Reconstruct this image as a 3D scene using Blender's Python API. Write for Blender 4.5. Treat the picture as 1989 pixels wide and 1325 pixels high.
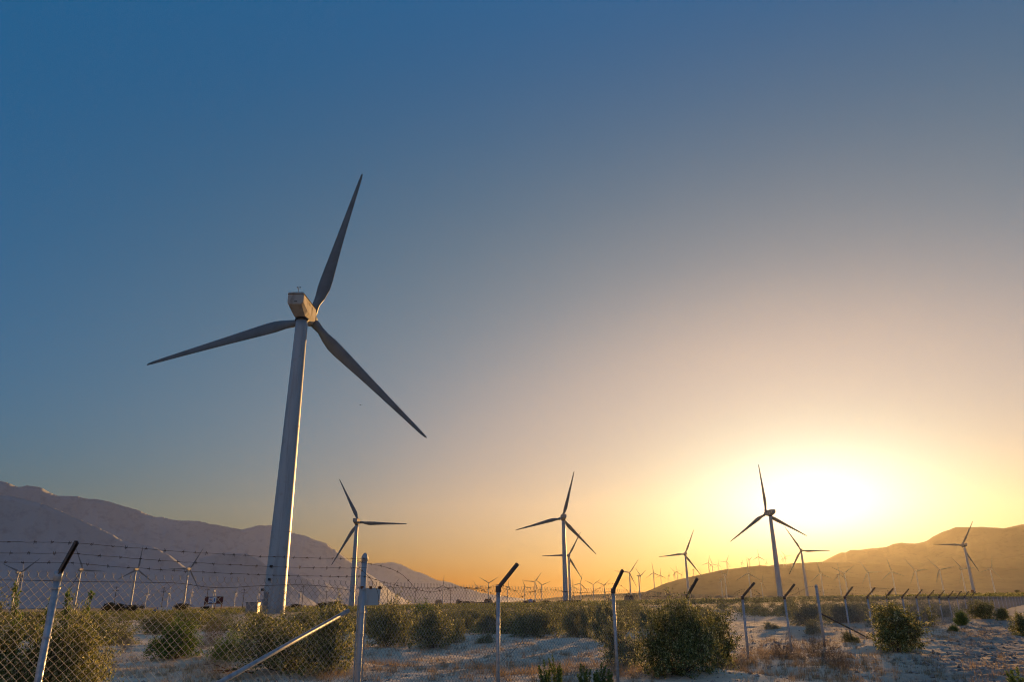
import bpy, math, random
import numpy as np
from mathutils import Vector, Matrix
from math import sin, cos, radians, degrees, pi, atan2, hypot, sqrt, exp, tanh

C = bpy.context.scene.collection
SC = bpy.context.scene
for o in list(bpy.data.objects):
    bpy.data.objects.remove(o)

# ------------------------------------------------------------------ camera
EYE = Vector((0.0, 0.0, 1.3))
FPX, CX, CY = 1400.0, 994.5, 662.5          # focal length and centre in photograph pixels
PITCH, ROLL = radians(19.9), radians(0.44)
cam_d = bpy.data.cameras.new('camera')
cam = bpy.data.objects.new('camera', cam_d)
C.objects.link(cam)
RCAM = Matrix.Rotation(pi / 2 + PITCH, 3, 'X') @ Matrix.Rotation(-ROLL, 3, 'Z')
cam.matrix_world = Matrix.Translation(EYE) @ RCAM.to_4x4()
cam_d.sensor_width = 36.0
cam_d.lens = 36.0 * FPX / 1989.0
cam_d.clip_start = 0.05
cam_d.clip_end = 40000.0
SC.camera = cam

# ------------------------------------------------------------------ sky and sun
SUN_AZ, SUN_EL = radians(22.3), radians(5.2)
SUN = Vector((sin(SUN_AZ) * cos(SUN_EL), cos(SUN_AZ) * cos(SUN_EL), sin(SUN_EL)))
SKY_GRADE = 0.5
NISHITA = 0.05
SUN_STRENGTH = 5.0
SUN_COLOR = (1.0, 0.52, 0.15)
HAZE = 1.5e-5
HAZE_G = 0.68
HAZE_COL = (0.93, 0.92, 0.90, 1)
HORIZON_TINT = (1.0, 0.25, 0.05, 1)

def lin(r, g, b):
    f = lambda c: (c / 255 / 12.92) if c / 255 <= 0.04045 else ((c / 255 + 0.055) / 1.055) ** 2.4
    return (f(r), f(g), f(b), 1.0)

world = bpy.data.worlds.new('World')
SC.world = world
world.use_nodes = True
WN, WL = world.node_tree.nodes, world.node_tree.links
WN.clear()

def wm(op, a, b=None, c=None):
    n = WN.new('ShaderNodeMath'); n.operation = op
    for i, v in enumerate((a, b, c)):
        if v is None: continue
        if isinstance(v, (int, float)): n.inputs[i].default_value = v
        else: WL.new(v, n.inputs[i])
    return n.outputs[0]

def wdot(v, d):
    n = WN.new('ShaderNodeVectorMath'); n.operation = 'DOT_PRODUCT'
    WL.new(v, n.inputs[0]); n.inputs[1].default_value = d
    return n.outputs['Value']

tc = WN.new('ShaderNodeTexCoord')
nv = WN.new('ShaderNodeVectorMath'); nv.operation = 'NORMALIZE'
WL.new(tc.outputs['Generated'], nv.inputs[0])
V = nv.outputs[0]
side = wdot(V, (cos(SUN_AZ), -sin(SUN_AZ), 0))
fwd = wdot(V, (sin(SUN_AZ), cos(SUN_AZ), 0))
up = wdot(V, (0, 0, 1))
el = wm('MULTIPLY', wm('ARCSINE', up), 180 / pi)
daz = wm('MULTIPLY', wm('ABSOLUTE', wm('ARCTAN2', side, fwd)), 180 / pi)
hz = wm('POWER', 2.718, wm('MULTIPLY', wm('MAXIMUM', el, 0.0), -1 / 5.5))
dazw = wm('MULTIPLY', wm('MULTIPLY', daz, wm('COSINE', wm('ARCSINE', up))), wm('MULTIPLY_ADD', hz, -0.16, 0.54))
dele = wm('SUBTRACT', el, degrees(SUN_EL) + 1.0)
met = wm('SQRT', wm('ADD', wm('MULTIPLY', dazw, dazw), wm('MULTIPLY', dele, dele)))
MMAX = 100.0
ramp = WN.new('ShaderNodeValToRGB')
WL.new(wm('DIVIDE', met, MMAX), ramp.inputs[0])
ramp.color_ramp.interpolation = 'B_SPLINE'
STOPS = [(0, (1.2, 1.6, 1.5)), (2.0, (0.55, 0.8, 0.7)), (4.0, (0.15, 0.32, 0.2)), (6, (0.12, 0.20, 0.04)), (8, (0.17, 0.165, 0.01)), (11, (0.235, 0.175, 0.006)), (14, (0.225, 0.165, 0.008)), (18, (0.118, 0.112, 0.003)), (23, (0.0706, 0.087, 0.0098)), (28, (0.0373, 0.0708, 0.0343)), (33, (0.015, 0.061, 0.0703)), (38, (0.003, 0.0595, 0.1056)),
         (44, (0.002, 0.0696, 0.1418)), (54, (0.0153, 0.0912, 0.194)), (66, (0.04, 0.10, 0.17)), (80, (0.16, 0.20, 0.25)), (100, (0.72, 0.62, 0.53))]  # last stops raise the unseen sky behind the camera to brighten the foreground
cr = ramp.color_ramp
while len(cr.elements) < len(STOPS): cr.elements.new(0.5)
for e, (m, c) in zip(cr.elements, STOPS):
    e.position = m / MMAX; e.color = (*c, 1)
# dust near the horizon takes the blue out and adds amber
tint = WN.new('ShaderNodeMix'); tint.data_type = 'RGBA'; tint.blend_type = 'MULTIPLY'
hz2 = wm('MINIMUM', wm('MULTIPLY', hz, 1.3), 1.0)
WL.new(hz2, tint.inputs['Factor'])
WL.new(ramp.outputs[0], tint.inputs['A'])
tint.inputs['B'].default_value = HORIZON_TINT
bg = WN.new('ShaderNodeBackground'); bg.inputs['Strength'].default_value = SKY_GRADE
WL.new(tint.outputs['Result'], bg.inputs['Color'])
nish = WN.new('ShaderNodeTexSky'); nish.sky_type = 'NISHITA'; nish.sun_disc = False
nish.sun_elevation = SUN_EL; nish.sun_rotation = SUN_AZ; nish.dust_density = 0.3; nish.air_density = 1.0; nish.ozone_density = 6.0
bg2 = WN.new('ShaderNodeBackground'); bg2.inputs['Strength'].default_value = NISHITA
tint2 = WN.new('ShaderNodeMix'); tint2.data_type = 'RGBA'; tint2.blend_type = 'MULTIPLY'
WL.new(hz2, tint2.inputs['Factor']); WL.new(nish.outputs[0], tint2.inputs['A']); tint2.inputs['B'].default_value = (0.45, 0.22, 0.02, 1)
WL.new(tint2.outputs['Result'], bg2.inputs['Color'])
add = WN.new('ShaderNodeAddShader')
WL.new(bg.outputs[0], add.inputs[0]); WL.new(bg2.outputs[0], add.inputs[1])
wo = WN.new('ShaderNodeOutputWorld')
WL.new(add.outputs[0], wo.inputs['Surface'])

sun_d = bpy.data.lights.new('sun', 'SUN')
sun_d.energy = SUN_STRENGTH; sun_d.angle = radians(0.53); sun_d.color = SUN_COLOR
sun_o = bpy.data.objects.new('sun', sun_d); C.objects.link(sun_o)
sun_o.rotation_euler = SUN.to_track_quat('Z', 'Y').to_euler()
sun_o.location = SUN * 30

SC.view_settings.view_transform = 'Standard'
SC.view_settings.look = 'None'
SC.view_settings.exposure = 1.0
SC.view_settings.gamma = 1.0
SC.view_settings.use_curve_mapping = False
SC.render.engine = 'CYCLES'
SC.cycles.use_denoising = True
SC.cycles.denoising_prefilter = 'NONE'
SC.cycles.filter_width = 1.1
SC.cycles.max_bounces = 6
SC.cycles.diffuse_bounces = 3
SC.cycles.glossy_bounces = 2
SC.cycles.transmission_bounces = 3
SC.cycles.volume_bounces = 0
SC.cycles.transparent_max_bounces = 8
SC.cycles.sample_clamp_indirect = 6.0

# ------------------------------------------------------------------ projection helpers (photograph pixel -> world ray)
def ray(x, y):
    return RCAM @ Vector(((x - CX) / FPX, -(y - CY) / FPX, -1.0))
def azel(x, y):
    d = ray(x, y); return atan2(d.x, d.y), d.z / hypot(d.x, d.y)
def tan_px(az):
    d = RCAM.transposed() @ Vector((sin(az), cos(az), -0.02)); return d.x / -d.z
def at_dist(x, y, D):
    d = ray(x, y); return EYE + d * (D / hypot(d.x, d.y))

# ------------------------------------------------------------------ noise
def _hash(ix, iy, seed):
    h = (ix.astype(np.int64) * 374761393 + iy.astype(np.int64) * 668265263 + seed * 982451653) & 0x7fffffff
    h = ((h ^ (h >> 13)) * 1274126177) & 0x7fffffff
    return ((h ^ (h >> 16)) & 0xffff) / 65535.0
def vnoise(x, y, seed=0):
    x = np.asarray(x, float); y = np.asarray(y, float)
    ix = np.floor(x); iy = np.floor(y)
    fx = x - ix; fy = y - iy
    ux = fx * fx * fx * (fx * (fx * 6 - 15) + 10); uy = fy * fy * fy * (fy * (fy * 6 - 15) + 10)
    a = _hash(ix, iy, seed); b = _hash(ix + 1, iy, seed); c = _hash(ix, iy + 1, seed); d = _hash(ix + 1, iy + 1, seed)
    return (a * (1 - ux) + b * ux) * (1 - uy) + (c * (1 - ux) + d * ux) * uy
def fbm(x, y, seed=0, octaves=4, gain=0.5):
    s = 0; a = 1; t = 0
    for i in range(octaves):
        s = s + a * (vnoise(x * 2 ** i + 17.3 * i, y * 2 ** i - 9.1 * i, seed + i) - 0.5); t += a; a *= gain
    return s / t
def sstep(a, b, x):
    t = np.clip((x - a) / (b - a), 0, 1); return t * t * (3 - 2 * t)

# ------------------------------------------------------------------ terrain
MOUNDS = []                       # (x, y, radius, height)
def plain_z(x, y):
    x = np.asarray(x, float); y = np.asarray(y, float)
    r = np.hypot(x, y)
    return 12 * np.tanh(0.001 * x) * sstep(20, 110, r)
def near_z(x, y):
    x = np.asarray(x, float); y = np.asarray(y, float)
    r = np.hypot(x, y)
    z = plain_z(x, y)
    live = sstep(5, 11, r)
    k = 1 - sstep(90, 260, r)
    z = z + live * k * (0.26 * fbm(x / 4.5 + 3, y / 4.5, 5, 3) + 0.07 * fbm(x / 0.9, y / 0.9, 21, 3))
    track = np.exp(-((x - (y * 0.62 + 0.2)) / 2.6) ** 2) * (1 - sstep(34, 60, r))
    rough = 0.4 + 1.0 * track
    rid = np.abs(fbm(x / 0.55 + 5, y / 0.55, 33, 3))
    z = z + live * k * rough * (0.10 * rid - 0.02 + 0.045 * np.maximum(0, vnoise(x / 0.16, y / 0.16, 44) - 0.62))
    z = z + live * k * track * (0.20 * np.abs(fbm(x / 1.1 + 9, y / 1.1, 51, 4, 0.62)) + 0.05 * np.maximum(0, vnoise(x / 0.3, y / 0.3, 57) - 0.5)) - 0.18 * track * live
    for mx, my, mr, mh in MOUNDS:
        z = z + mh * np.exp(-((x - mx) ** 2 + (y - my) ** 2) / (mr * mr))
    return z
def ground_pt(x, y):
    """where the ray through photograph pixel (x, y) meets the flat ground around z = 0"""
    d = ray(x, y); t = -EYE.z / d.z
    return d.x * t, d.y * t
def z_at(x, y):
    return float(near_z(np.array([x]), np.array([y]))[0])

for px, py, r, h in [(620, 1300, 0.9, 0.16), (740, 1278, 1.0, 0.2), (850, 1262, 0.8, 0.13), (345, 1280, 0.8, 0.10), (1130, 1252, 1.6, 0.16),
                     (1380, 1312, 0.9, 0.14), (1560, 1215, 1.2, 0.15), (1510, 1225, 0.9, 0.1), (1700, 1262, 0.9, 0.12), (1745, 1262, 0.9, 0.1),
                     (1905, 1200, 2.2, 0.22), (1590, 1300, 0.7, 0.08), (960, 1225, 1.4, 0.12), (440, 1282, 0.7, 0.1)]:
    gx, gy = ground_pt(px, py); MOUNDS.append((gx, gy, r, h))

class Ridge:
    """A mountain as a height field in polar coordinates round the viewpoint: silhouette heights read along its crest."""
    def __init__(s, pts, D, w_in, w_out, seed, jit=1.0, rough=0.3, gscale=1.0):
        P = [azel(*p) for p in pts]
        s.az = np.array([p[0] for p in P]); s.h = np.array([p[1] * D for p in P]) + EYE.z
        s.D, s.wi, s.wo, s.seed, s.jit, s.rough, s.gs = D, w_in, w_out, seed, jit, rough, gscale
    def crest(s, az):
        c = np.interp(az, s.az, s.h)
        c = c + s.jit * s.D * 0.0030 * fbm(az * 70, az * 0 + 3.3, s.seed, 6, 0.62)
        return c
    def height(s, az, r):
        base = plain_z(np.sin(az) * r, np.cos(az) * r) - 4
        c = s.crest(az)
        wob = 0.20 * fbm(az * 9, az * 0 + 7.7, s.seed + 9, 3)
        t = np.where(r < s.D, (s.D - r) / (s.wi * (1 + wob)), (r - s.D) / s.wo)
        t = np.clip(t, 0, 1)
        shp = (1 - t) ** 1.25 * (1 - 0.25 * np.sin(t * pi))
        x = np.sin(az) * r; y = np.cos(az) * r
        g = np.abs(fbm(x / (340 * s.gs), y / (640 * s.gs), s.seed + 3, 5, 0.55)) * 2.2
        g2 = fbm(x / (120 * s.gs), y / (180 * s.gs), s.seed + 6, 4, 0.6)
        hh = (c - base) * shp
        hh = hh * (1 - s.rough * np.minimum(t * 5, 1) * (g + 0.35 * g2) * (1 - t * 0.4))
        return base + np.maximum(hh, 0) - 3 * (t >= 1)

RIDGES = {
 'far_left': Ridge([(-700, 900), (-300, 925), (-150, 915), (0, 934), (20, 940), (35, 946), (52, 944), (75, 946), (98, 958), (112, 963), (150, 966), (200, 973), (250, 986), (300, 1004), (340, 1010),
    (385, 1014), (430, 1022), (468, 1029), (500, 1021), (525, 1020), (560, 1034), (590, 1040), (630, 1055), (655, 1072), (675, 1086), (700, 1104), (730, 1125), (760, 1150), (800, 1172)], 6200, 1300, 1800, 11, 1.2, 0.22),
 'far_mid': Ridge([(600, 1150), (640, 1120), (680, 1095), (700, 1091), (720, 1096), (740, 1094), (763, 1093), (783, 1098), (800, 1108), (815, 1112), (850, 1128), (872, 1131), (885, 1136), (905, 1143), (935, 1152), (970, 1158), (1000, 1161), (1040, 1167), (1080, 1172)], 7200, 700, 900, 23, 0.8, 0.18),
 'left_spur': Ridge([(-500, 930), (-200, 945), (0, 960), (60, 972), (120, 993), (150, 1007), (185, 1022), (240, 1050), (300, 1063), (330, 1080), (372, 1112), (420, 1150), (470, 1185)], 4300, 560, 1000, 31, 1.2, 0.2),
 'left_mound': Ridge([(270, 1175), (330, 1130), (370, 1097), (400, 1082), (430, 1074), (480, 1076), (506, 1090), (540, 1118), (580, 1152), (620, 1176)], 3700, 240, 800, 47, 1.0, 0.14),
 'mid_mound': Ridge([(470, 1178), (510, 1140), (548, 1107), (580, 1116), (604, 1134), (640, 1160), (670, 1178)], 3900, 230, 800, 53, 1.0, 0.14),
 'brown_hill': Ridge([(960, 1174), (1020, 1166), (1060, 1163), (1100, 1160), (1140, 1156), (1200, 1154), (1253, 1151), (1265, 1146), (1285, 1136.5), (1320, 1125.5), (1360, 1117), (1400, 1108), (1440, 1103),
    (1475, 1099), (1510, 1101), (1560, 1105), (1620, 1115), (1680, 1123), (1740, 1130), (1800, 1139), (1860, 1150), (1920, 1160)], 2600, 500, 700, 61, 0.5, 0.16, 0.6),
 'glow_hill': Ridge([(1400, 1150), (1450, 1118), (1500, 1098), (1540, 1095), (1600, 1092), (1660, 1094), (1740, 1098), (1850, 1100), (1989, 1106), (2200, 1120), (2500, 1150)], 3500, 700, 700, 71, 0.6, 0.2),
 'right_spur': Ridge([(1780, 1160), (1820, 1120), (1850, 1100), (1895, 1089), (1945, 1086), (1989, 1078), (2100, 1060), (2300, 1050), (2700, 1040), (3000, 1035)], 4100, 800, 800, 83, 0.8, 0.25),
 'far_right': Ridge([(1540, 1150), (1575, 1108), (1600, 1090), (1620, 1080), (1634, 1075), (1642, 1075), (1652, 1069), (1690, 1067), (1722, 1063), (1735, 1058), (1752, 1055), (1776, 1057), (1800, 1051), (1817, 1041), (1835, 1032),
    (1856, 1025), (1905, 1025), (1950, 1026), (1973, 1022), (1989, 1019), (2100, 1000), (2300, 980), (2700, 960), (3000, 955)], 5200, 1700, 1300, 97, 0.8, 0.3),
}
def terrain(x, y):
    r = hypot(x, y)
    if r < 300: return z_at(x, y)
    a = np.array([atan2(x, y)]); rr = np.array([r])
    z = float(plain_z(x, y))
    for k in ('brown_hill', 'glow_hill'):
        R_ = RIDGES[k]
        if R_.az[0] < a[0] < R_.az[-1] and R_.D - R_.wi < r < R_.D + R_.wo:
            z = max(z, float(R_.height(a, rr)[0]))
    return z

# ------------------------------------------------------------------ mesh helpers
class MB:
    def __init__(s): s.v = []; s.f = []
    def add(s, vs, fs):
        n = len(s.v); s.v.extend([tuple(p) for p in vs]); s.f.extend([tuple(i + n for i in f) for f in fs]); return s
    def quad(s, a, b, c, d): return s.add([a, b, c, d], [(0, 1, 2, 3)])
    def box(s, c, size, M=None):
        x, y, z = [q / 2 for q in size]
        vs = [Vector((i * x, j * y, k * z)) for k in (-1, 1) for j in (-1, 1) for i in (-1, 1)]
        if M is not None: vs = [M @ v for v in vs]
        vs = [v + Vector(c) for v in vs]
        return s.add(vs, [(0, 2, 3, 1), (4, 5, 7, 6), (0, 1, 5, 4), (2, 6, 7, 3), (0, 4, 6, 2), (1, 3, 7, 5)])
    def tube(s, pts, rad, n=6, cap=True):
        pts = [Vector(p) for p in pts]
        if isinstance(rad, (int, float)): rad = [rad] * len(pts)
        prev = None; vs = []; fs = []
        for i, p in enumerate(pts):
            t = (pts[min(i + 1, len(pts) - 1)] - pts[max(i - 1, 0)])
            if t.length < 1e-9: t = Vector((0, 0, 1))
            t.normalize()
            if prev is None:
                u = t.orthogonal().normalized()
            else:
                u = (prev - t * prev.dot(t))
                u = u.normalized() if u.length > 1e-6 else t.orthogonal().normalized()
            prev = u; w = t.cross(u)
            for k in range(n):
                a = 2 * pi * k / n
                vs.append(p + (u * cos(a) + w * sin(a)) * rad[i])
        for i in range(len(pts) - 1):
            for k in range(n):
                k2 = (k + 1) % n
                fs.append((i * n + k, i * n + k2, (i + 1) * n + k2, (i + 1) * n + k))
        if cap:
            fs.append(tuple(range(n - 1, -1, -1))); fs.append(tuple((len(pts) - 1) * n + k for k in range(n)))
        return s.add(vs, fs)
    def lathe(s, prof, n=24, M=None):
        vs = []; fs = []
        for r, z in prof:
            for k in range(n):
                a = 2 * pi * k / n; v = Vector((r * cos(a), r * sin(a), z)); vs.append(M @ v if M is not None else v)
        m = len(prof)
        for i in range(m - 1):
            for k in range(n):
                k2 = (k + 1) % n; fs.append((i * n + k, i * n + k2, (i + 1) * n + k2, (i + 1) * n + k))
        fs.append(tuple(range(n - 1, -1, -1))); fs.append(tuple((m - 1) * n + k for k in range(n)))
        return s.add(vs, fs)
    def loft(s, secs, closed=True):
        n = len(secs[0]); vs = [p for q in secs for p in q]; fs = []
        for i in range(len(secs) - 1):
            for k in range(n):
                k2 = (k + 1) % n; fs.append((i * n + k, i * n + k2, (i + 1) * n + k2, (i + 1) * n + k))
        if closed:
            fs.append(tuple(range(n - 1, -1, -1))); fs.append(tuple((len(secs) - 1) * n + k for k in range(n)))
        return s.add(vs, fs)
    def mesh(s, name, mat, smooth=False):
        me = bpy.data.meshes.new(name); me.from_pydata(s.v, [], s.f)
        if mat: me.materials.append(mat)
        if smooth: me.polygons.foreach_set('use_smooth', [True] * len(me.polygons))
        me.update(); return me

def np_mesh(name, V, Fq, mat, smooth=False):
    """V (n,3), Fq (m,k) faces of k corners"""
    V = np.asarray(V, np.float32); Fq = np.asarray(Fq, np.int32)
    me = bpy.data.meshes.new(name); k = Fq.shape[1]
    me.vertices.add(len(V)); me.vertices.foreach_set('co', V.ravel())
    me.loops.add(Fq.size); me.loops.foreach_set('vertex_index', Fq.ravel())
    me.polygons.add(len(Fq)); me.polygons.foreach_set('loop_start', np.arange(0, Fq.size, k, dtype=np.int32))
    me.polygons.foreach_set('use_smooth', np.full(len(Fq), smooth, dtype=bool))
    if mat: me.materials.append(mat)
    me.update(calc_edges=True); me.validate(); return me

def link(name, me, parent=None, loc=None, M=None):
    o = bpy.data.objects.new(name, me); C.objects.link(o)
    if parent is not None: o.parent = parent
    if M is not None: o.matrix_local = M
    elif loc is not None: o.location = loc
    return o
def tag(o, label, cat, group=None, kind=None):
    if label: o['label'] = label
    if cat: o['category'] = cat
    if group: o['group'] = group
    if kind: o['kind'] = kind
    return o
def thing(name, label, cat, loc=(0, 0, 0), rz=0.0, group=None, scale=1.0):
    o = bpy.data.objects.new(name, None); C.objects.link(o)
    o.location = loc; o.rotation_euler = (0, 0, rz); o.scale = (scale,) * 3
    o.empty_display_size = 0.2
    return tag(o, label, cat, group)
def kids(o): return [c for c in bpy.data.objects if c.parent == o]
def clone(root, children, label, loc, rz=0.0, scale=1.0, group=None):
    """copy of a thing with copies of its parts and their sub-parts; children = [(part, [sub-parts])]"""
    r = root.copy(); C.objects.link(r); r.location = loc; r.rotation_euler = (0, 0, rz)
    r.scale = scale if hasattr(scale, '__len__') else (scale,) * 3
    r['label'] = label
    if group: r['group'] = group
    out = []
    for p, subs in children:
        c = p.copy(); C.objects.link(c); c.parent = r
        for q in subs:
            d = q.copy(); C.objects.link(d); d.parent = c
        out.append(c)
    return r, out

# ------------------------------------------------------------------ materials
def mat(name, col, rough=0.7, metal=0.0, spec=0.3, noise=None, bump=None, second=None, island=None, translucent=0.0, coords='Object', streak=None):
    m = bpy.data.materials.new(name); m.use_nodes = True
    N, L = m.node_tree.nodes, m.node_tree.links
    b = N['Principled BSDF']
    b.inputs['Roughness'].default_value = rough; b.inputs['Metallic'].default_value = metal
    b.inputs['Specular IOR Level'].default_value = spec
    col4 = tuple(col) + (1,)
    b.inputs['Base Color'].default_value = col4
    t = N.new('ShaderNodeTexCoord'); src = t.outputs[coords]
    out = None
    if noise:
        sc, c2, lo, hi = noise
        n = N.new('ShaderNodeTexNoise'); n.inputs['Scale'].default_value = sc; n.inputs['Detail'].default_value = 6
        if streak:
            mp = N.new('ShaderNodeMapping'); mp.inputs['Scale'].default_value = streak; L.new(src, mp.inputs[0]); L.new(mp.outputs[0], n.inputs['Vector'])
        else: L.new(src, n.inputs['Vector'])
        r = N.new('ShaderNodeValToRGB'); r.color_ramp.elements[0].position = lo; r.color_ramp.elements[1].position = hi
        r.color_ramp.elements[0].color = col4; r.color_ramp.elements[1].color = tuple(c2) + (1,)
        L.new(n.outputs[0], r.inputs[0]); out = r.outputs[0]
    if second:
        sc, c2, lo, hi = second
        n = N.new('ShaderNodeTexNoise'); n.inputs['Scale'].default_value = sc; n.inputs['Detail'].default_value = 8; n.inputs['Roughness'].default_value = 0.65
        L.new(src, n.inputs['Vector'])
        mr = N.new('ShaderNodeMapRange'); mr.inputs[1].default_value = lo; mr.inputs[2].default_value = hi; L.new(n.outputs[0], mr.inputs[0])
        mx = N.new('ShaderNodeMix'); mx.data_type = 'RGBA'; L.new(mr.outputs[0], mx.inputs['Factor'])
        if out is not None: L.new(out, mx.inputs['A'])
        else: mx.inputs['A'].default_value = col4
        mx.inputs['B'].default_value = tuple(c2) + (1,); out = mx.outputs['Result']
    if island:
        g = N.new('ShaderNodeNewGeometry')
        r = N.new('ShaderNodeValToRGB')
        while len(r.color_ramp.elements) < len(island): r.color_ramp.elements.new(0.5)
        for e, (p, c) in zip(r.color_ramp.elements, island): e.position = p; e.color = tuple(c) + (1,)
        L.new(g.outputs['Random Per Island'], r.inputs[0]); out = r.outputs[0]
    if out is not None: L.new(out, b.inputs['Base Color'])
    if bump:
        sc, st, dist = bump
        n = N.new('ShaderNodeTexNoise'); n.inputs['Scale'].default_value = sc; n.inputs['Detail'].default_value = 6; L.new(src, n.inputs['Vector'])
        bp = N.new('ShaderNodeBump'); bp.inputs['Strength'].default_value = st; bp.inputs['Distance'].default_value = dist
        L.new(n.outputs[0], bp.inputs['Height']); L.new(bp.outputs[0], b.inputs['Normal'])
    if translucent:
        tr = N.new('ShaderNodeBsdfTranslucent')
        if out is not None: L.new(out, tr.inputs[0])
        else: tr.inputs[0].default_value = col4
        ms = N.new('ShaderNodeMixShader'); ms.inputs[0].default_value = translucent
        L.new(b.outputs[0], ms.inputs[1]); L.new(tr.outputs[0], ms.inputs[2]); L.new(ms.outputs[0], N['Material Output'].inputs['Surface'])
    return m

M = {}
M['tower'] = mat('tower_paint', (0.33, 0.375, 0.41), 0.45, 0, 0.4, noise=(1.6, (0.25, 0.265, 0.28), 0.5, 0.74), streak=(1, 1, 0.06), second=(0.5, (0.28, 0.275, 0.26), 0.56, 0.74))
M['nacelle'] = mat('nacelle_paint', (0.40, 0.38, 0.35), 0.8, 0, 0.12, noise=(0.7, (0.22, 0.19, 0.155), 0.48, 0.72), streak=(1, 1, 0.5))
M['blade'] = mat('blade_grey', (0.15, 0.18, 0.205), 0.55, 0, 0.3, noise=(0.3, (0.11, 0.13, 0.145), 0.4, 0.7))  # shade of the backlit blades put into the colour, darker than the tower paint
M['dark_steel'] = mat('dark_steel', (0.04, 0.04, 0.045), 0.5, 0.3)
M['grey_steel'] = mat('grey_steel', (0.25, 0.26, 0.28), 0.5, 0.4, noise=(9, (0.17, 0.16, 0.16), 0.4, 0.7))
M['galv'] = mat('galvanised_steel', (0.40, 0.43, 0.46), 0.42, 0.45, 0.5, noise=(22, (0.28, 0.30, 0.33), 0.4, 0.65), second=(3.5, (0.30, 0.24, 0.19), 0.58, 0.74))
M['rusty'] = mat('rusty_galvanised', (0.36, 0.38, 0.40), 0.55, 0.3, 0.4, noise=(5, (0.30, 0.13, 0.055), 0.52, 0.62), streak=(1, 1, 0.22))
M['arm'] = mat('weathered_arm', (0.075, 0.07, 0.07), 0.6, 0.3, 0.3, noise=(14, (0.12, 0.09, 0.07), 0.4, 0.7))
M['wire'] = mat('mesh_wire', (0.33, 0.34, 0.335), 0.6, 0.25, 0.35, noise=(6, (0.20, 0.18, 0.16), 0.4, 0.7))
M['barb'] = mat('barbed_wire', (0.07, 0.065, 0.06), 0.6, 0.4, 0.3, noise=(8, (0.12, 0.075, 0.05), 0.4, 0.65))
M['plate'] = mat('weathered_plate', (0.42, 0.46, 0.48), 0.55, 0.1, 0.3, noise=(7, (0.36, 0.22, 0.12), 0.6, 0.78), streak=(1, 1, 0.3))
M['rust'] = mat('rust', (0.20, 0.085, 0.04), 0.85, 0, 0.2, noise=(25, (0.11, 0.05, 0.03), 0.4, 0.7))
M['red'] = mat('red_paint', (0.42, 0.035, 0.03), 0.5, 0, 0.4, noise=(1, (0.33, 0.03, 0.03), 0.4, 0.7))
M['red_lamp'] = mat('red_lamp_glass', (0.45, 0.02, 0.03), 0.2, 0, 0.5)
M['maroon'] = mat('maroon_board', (0.10, 0.02, 0.025), 0.6, 0, 0.3, noise=(0.6, (0.07, 0.015, 0.02), 0.4, 0.7))
M['white'] = mat('white_paint', (0.72, 0.73, 0.74), 0.5, 0, 0.4, noise=(0.5, (0.6, 0.6, 0.6), 0.4, 0.8))
M['blue'] = mat('blue_paint', (0.05, 0.16, 0.42), 0.4, 0, 0.5, noise=(0.5, (0.04, 0.12, 0.34), 0.4, 0.8))
M['glass'] = mat('dark_glass', (0.02, 0.025, 0.03), 0.08, 0, 0.6)
M['rubber'] = mat('rubber', (0.02, 0.02, 0.02), 0.85, 0, 0.2)
M['stucco'] = mat('tan_wall', (0.34, 0.24, 0.17), 0.9, 0, 0.2, noise=(0.8, (0.28, 0.2, 0.14), 0.4, 0.7))
M['tile'] = mat('brown_roof', (0.16, 0.075, 0.05), 0.85, 0, 0.2, noise=(1.5, (0.11, 0.06, 0.04), 0.4, 0.7))
M['pole'] = mat('tarred_wood', (0.06, 0.05, 0.045), 0.9, 0, 0.2, noise=(3, (0.09, 0.075, 0.06), 0.4, 0.7))
M['bark'] = mat('bush_bark', (0.11, 0.085, 0.065), 0.9, 0, 0.15, noise=(30, (0.20, 0.17, 0.14), 0.4, 0.7))
M['leaf_creosote'] = mat('creosote_leaf', (0.08, 0.09, 0.03), 0.55, 0, 0.35, translucent=0.42,
    island=[(0.0, (0.035, 0.046, 0.013)), (0.35, (0.11, 0.13, 0.036)), (0.7, (0.25, 0.265, 0.08)), (0.88, (0.44, 0.43, 0.18)), (1.0, (0.66, 0.62, 0.38))])
M['leaf_green'] = mat('bright_leaf', (0.05, 0.09, 0.02), 0.55, 0, 0.35, translucent=0.4,
    island=[(0.0, (0.03, 0.07, 0.012)), (0.5, (0.10, 0.18, 0.03)), (0.85, (0.22, 0.30, 0.06)), (1.0, (0.38, 0.42, 0.14))])
M['leaf_far'] = mat('far_scrub_leaf', (0.06, 0.065, 0.03), 0.7, 0, 0.2, translucent=0.3,
    island=[(0.0, (0.05, 0.065, 0.022)), (0.5, (0.16, 0.185, 0.06)), (1.0, (0.33, 0.33, 0.13))])
M['dry'] = mat('dry_twig', (0.22, 0.15, 0.09), 0.9, 0, 0.15, translucent=0.2,
    island=[(0.0, (0.12, 0.08, 0.05)), (0.5, (0.24, 0.165, 0.10)), (1.0, (0.38, 0.28, 0.18))])
M['grey_dry'] = mat('grey_twig', (0.22, 0.2, 0.17), 0.9, 0, 0.15, translucent=0.2,
    island=[(0.0, (0.12, 0.11, 0.09)), (0.5, (0.22, 0.20, 0.165)), (1.0, (0.34, 0.31, 0.26))])
M['straw'] = mat('dry_grass', (0.34, 0.25, 0.13), 0.9, 0, 0.15, translucent=0.3,
    island=[(0.0, (0.16, 0.11, 0.065)), (0.5, (0.30, 0.22, 0.12)), (1.0, (0.46, 0.36, 0.22))])
M['clod'] = mat('dirt_clod', (0.30, 0.265, 0.235), 1.0, 0, 0.1,
    island=[(0.0, (0.14, 0.12, 0.105)), (0.5, (0.30, 0.265, 0.235)), (1.0, (0.46, 0.42, 0.38))])
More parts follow.
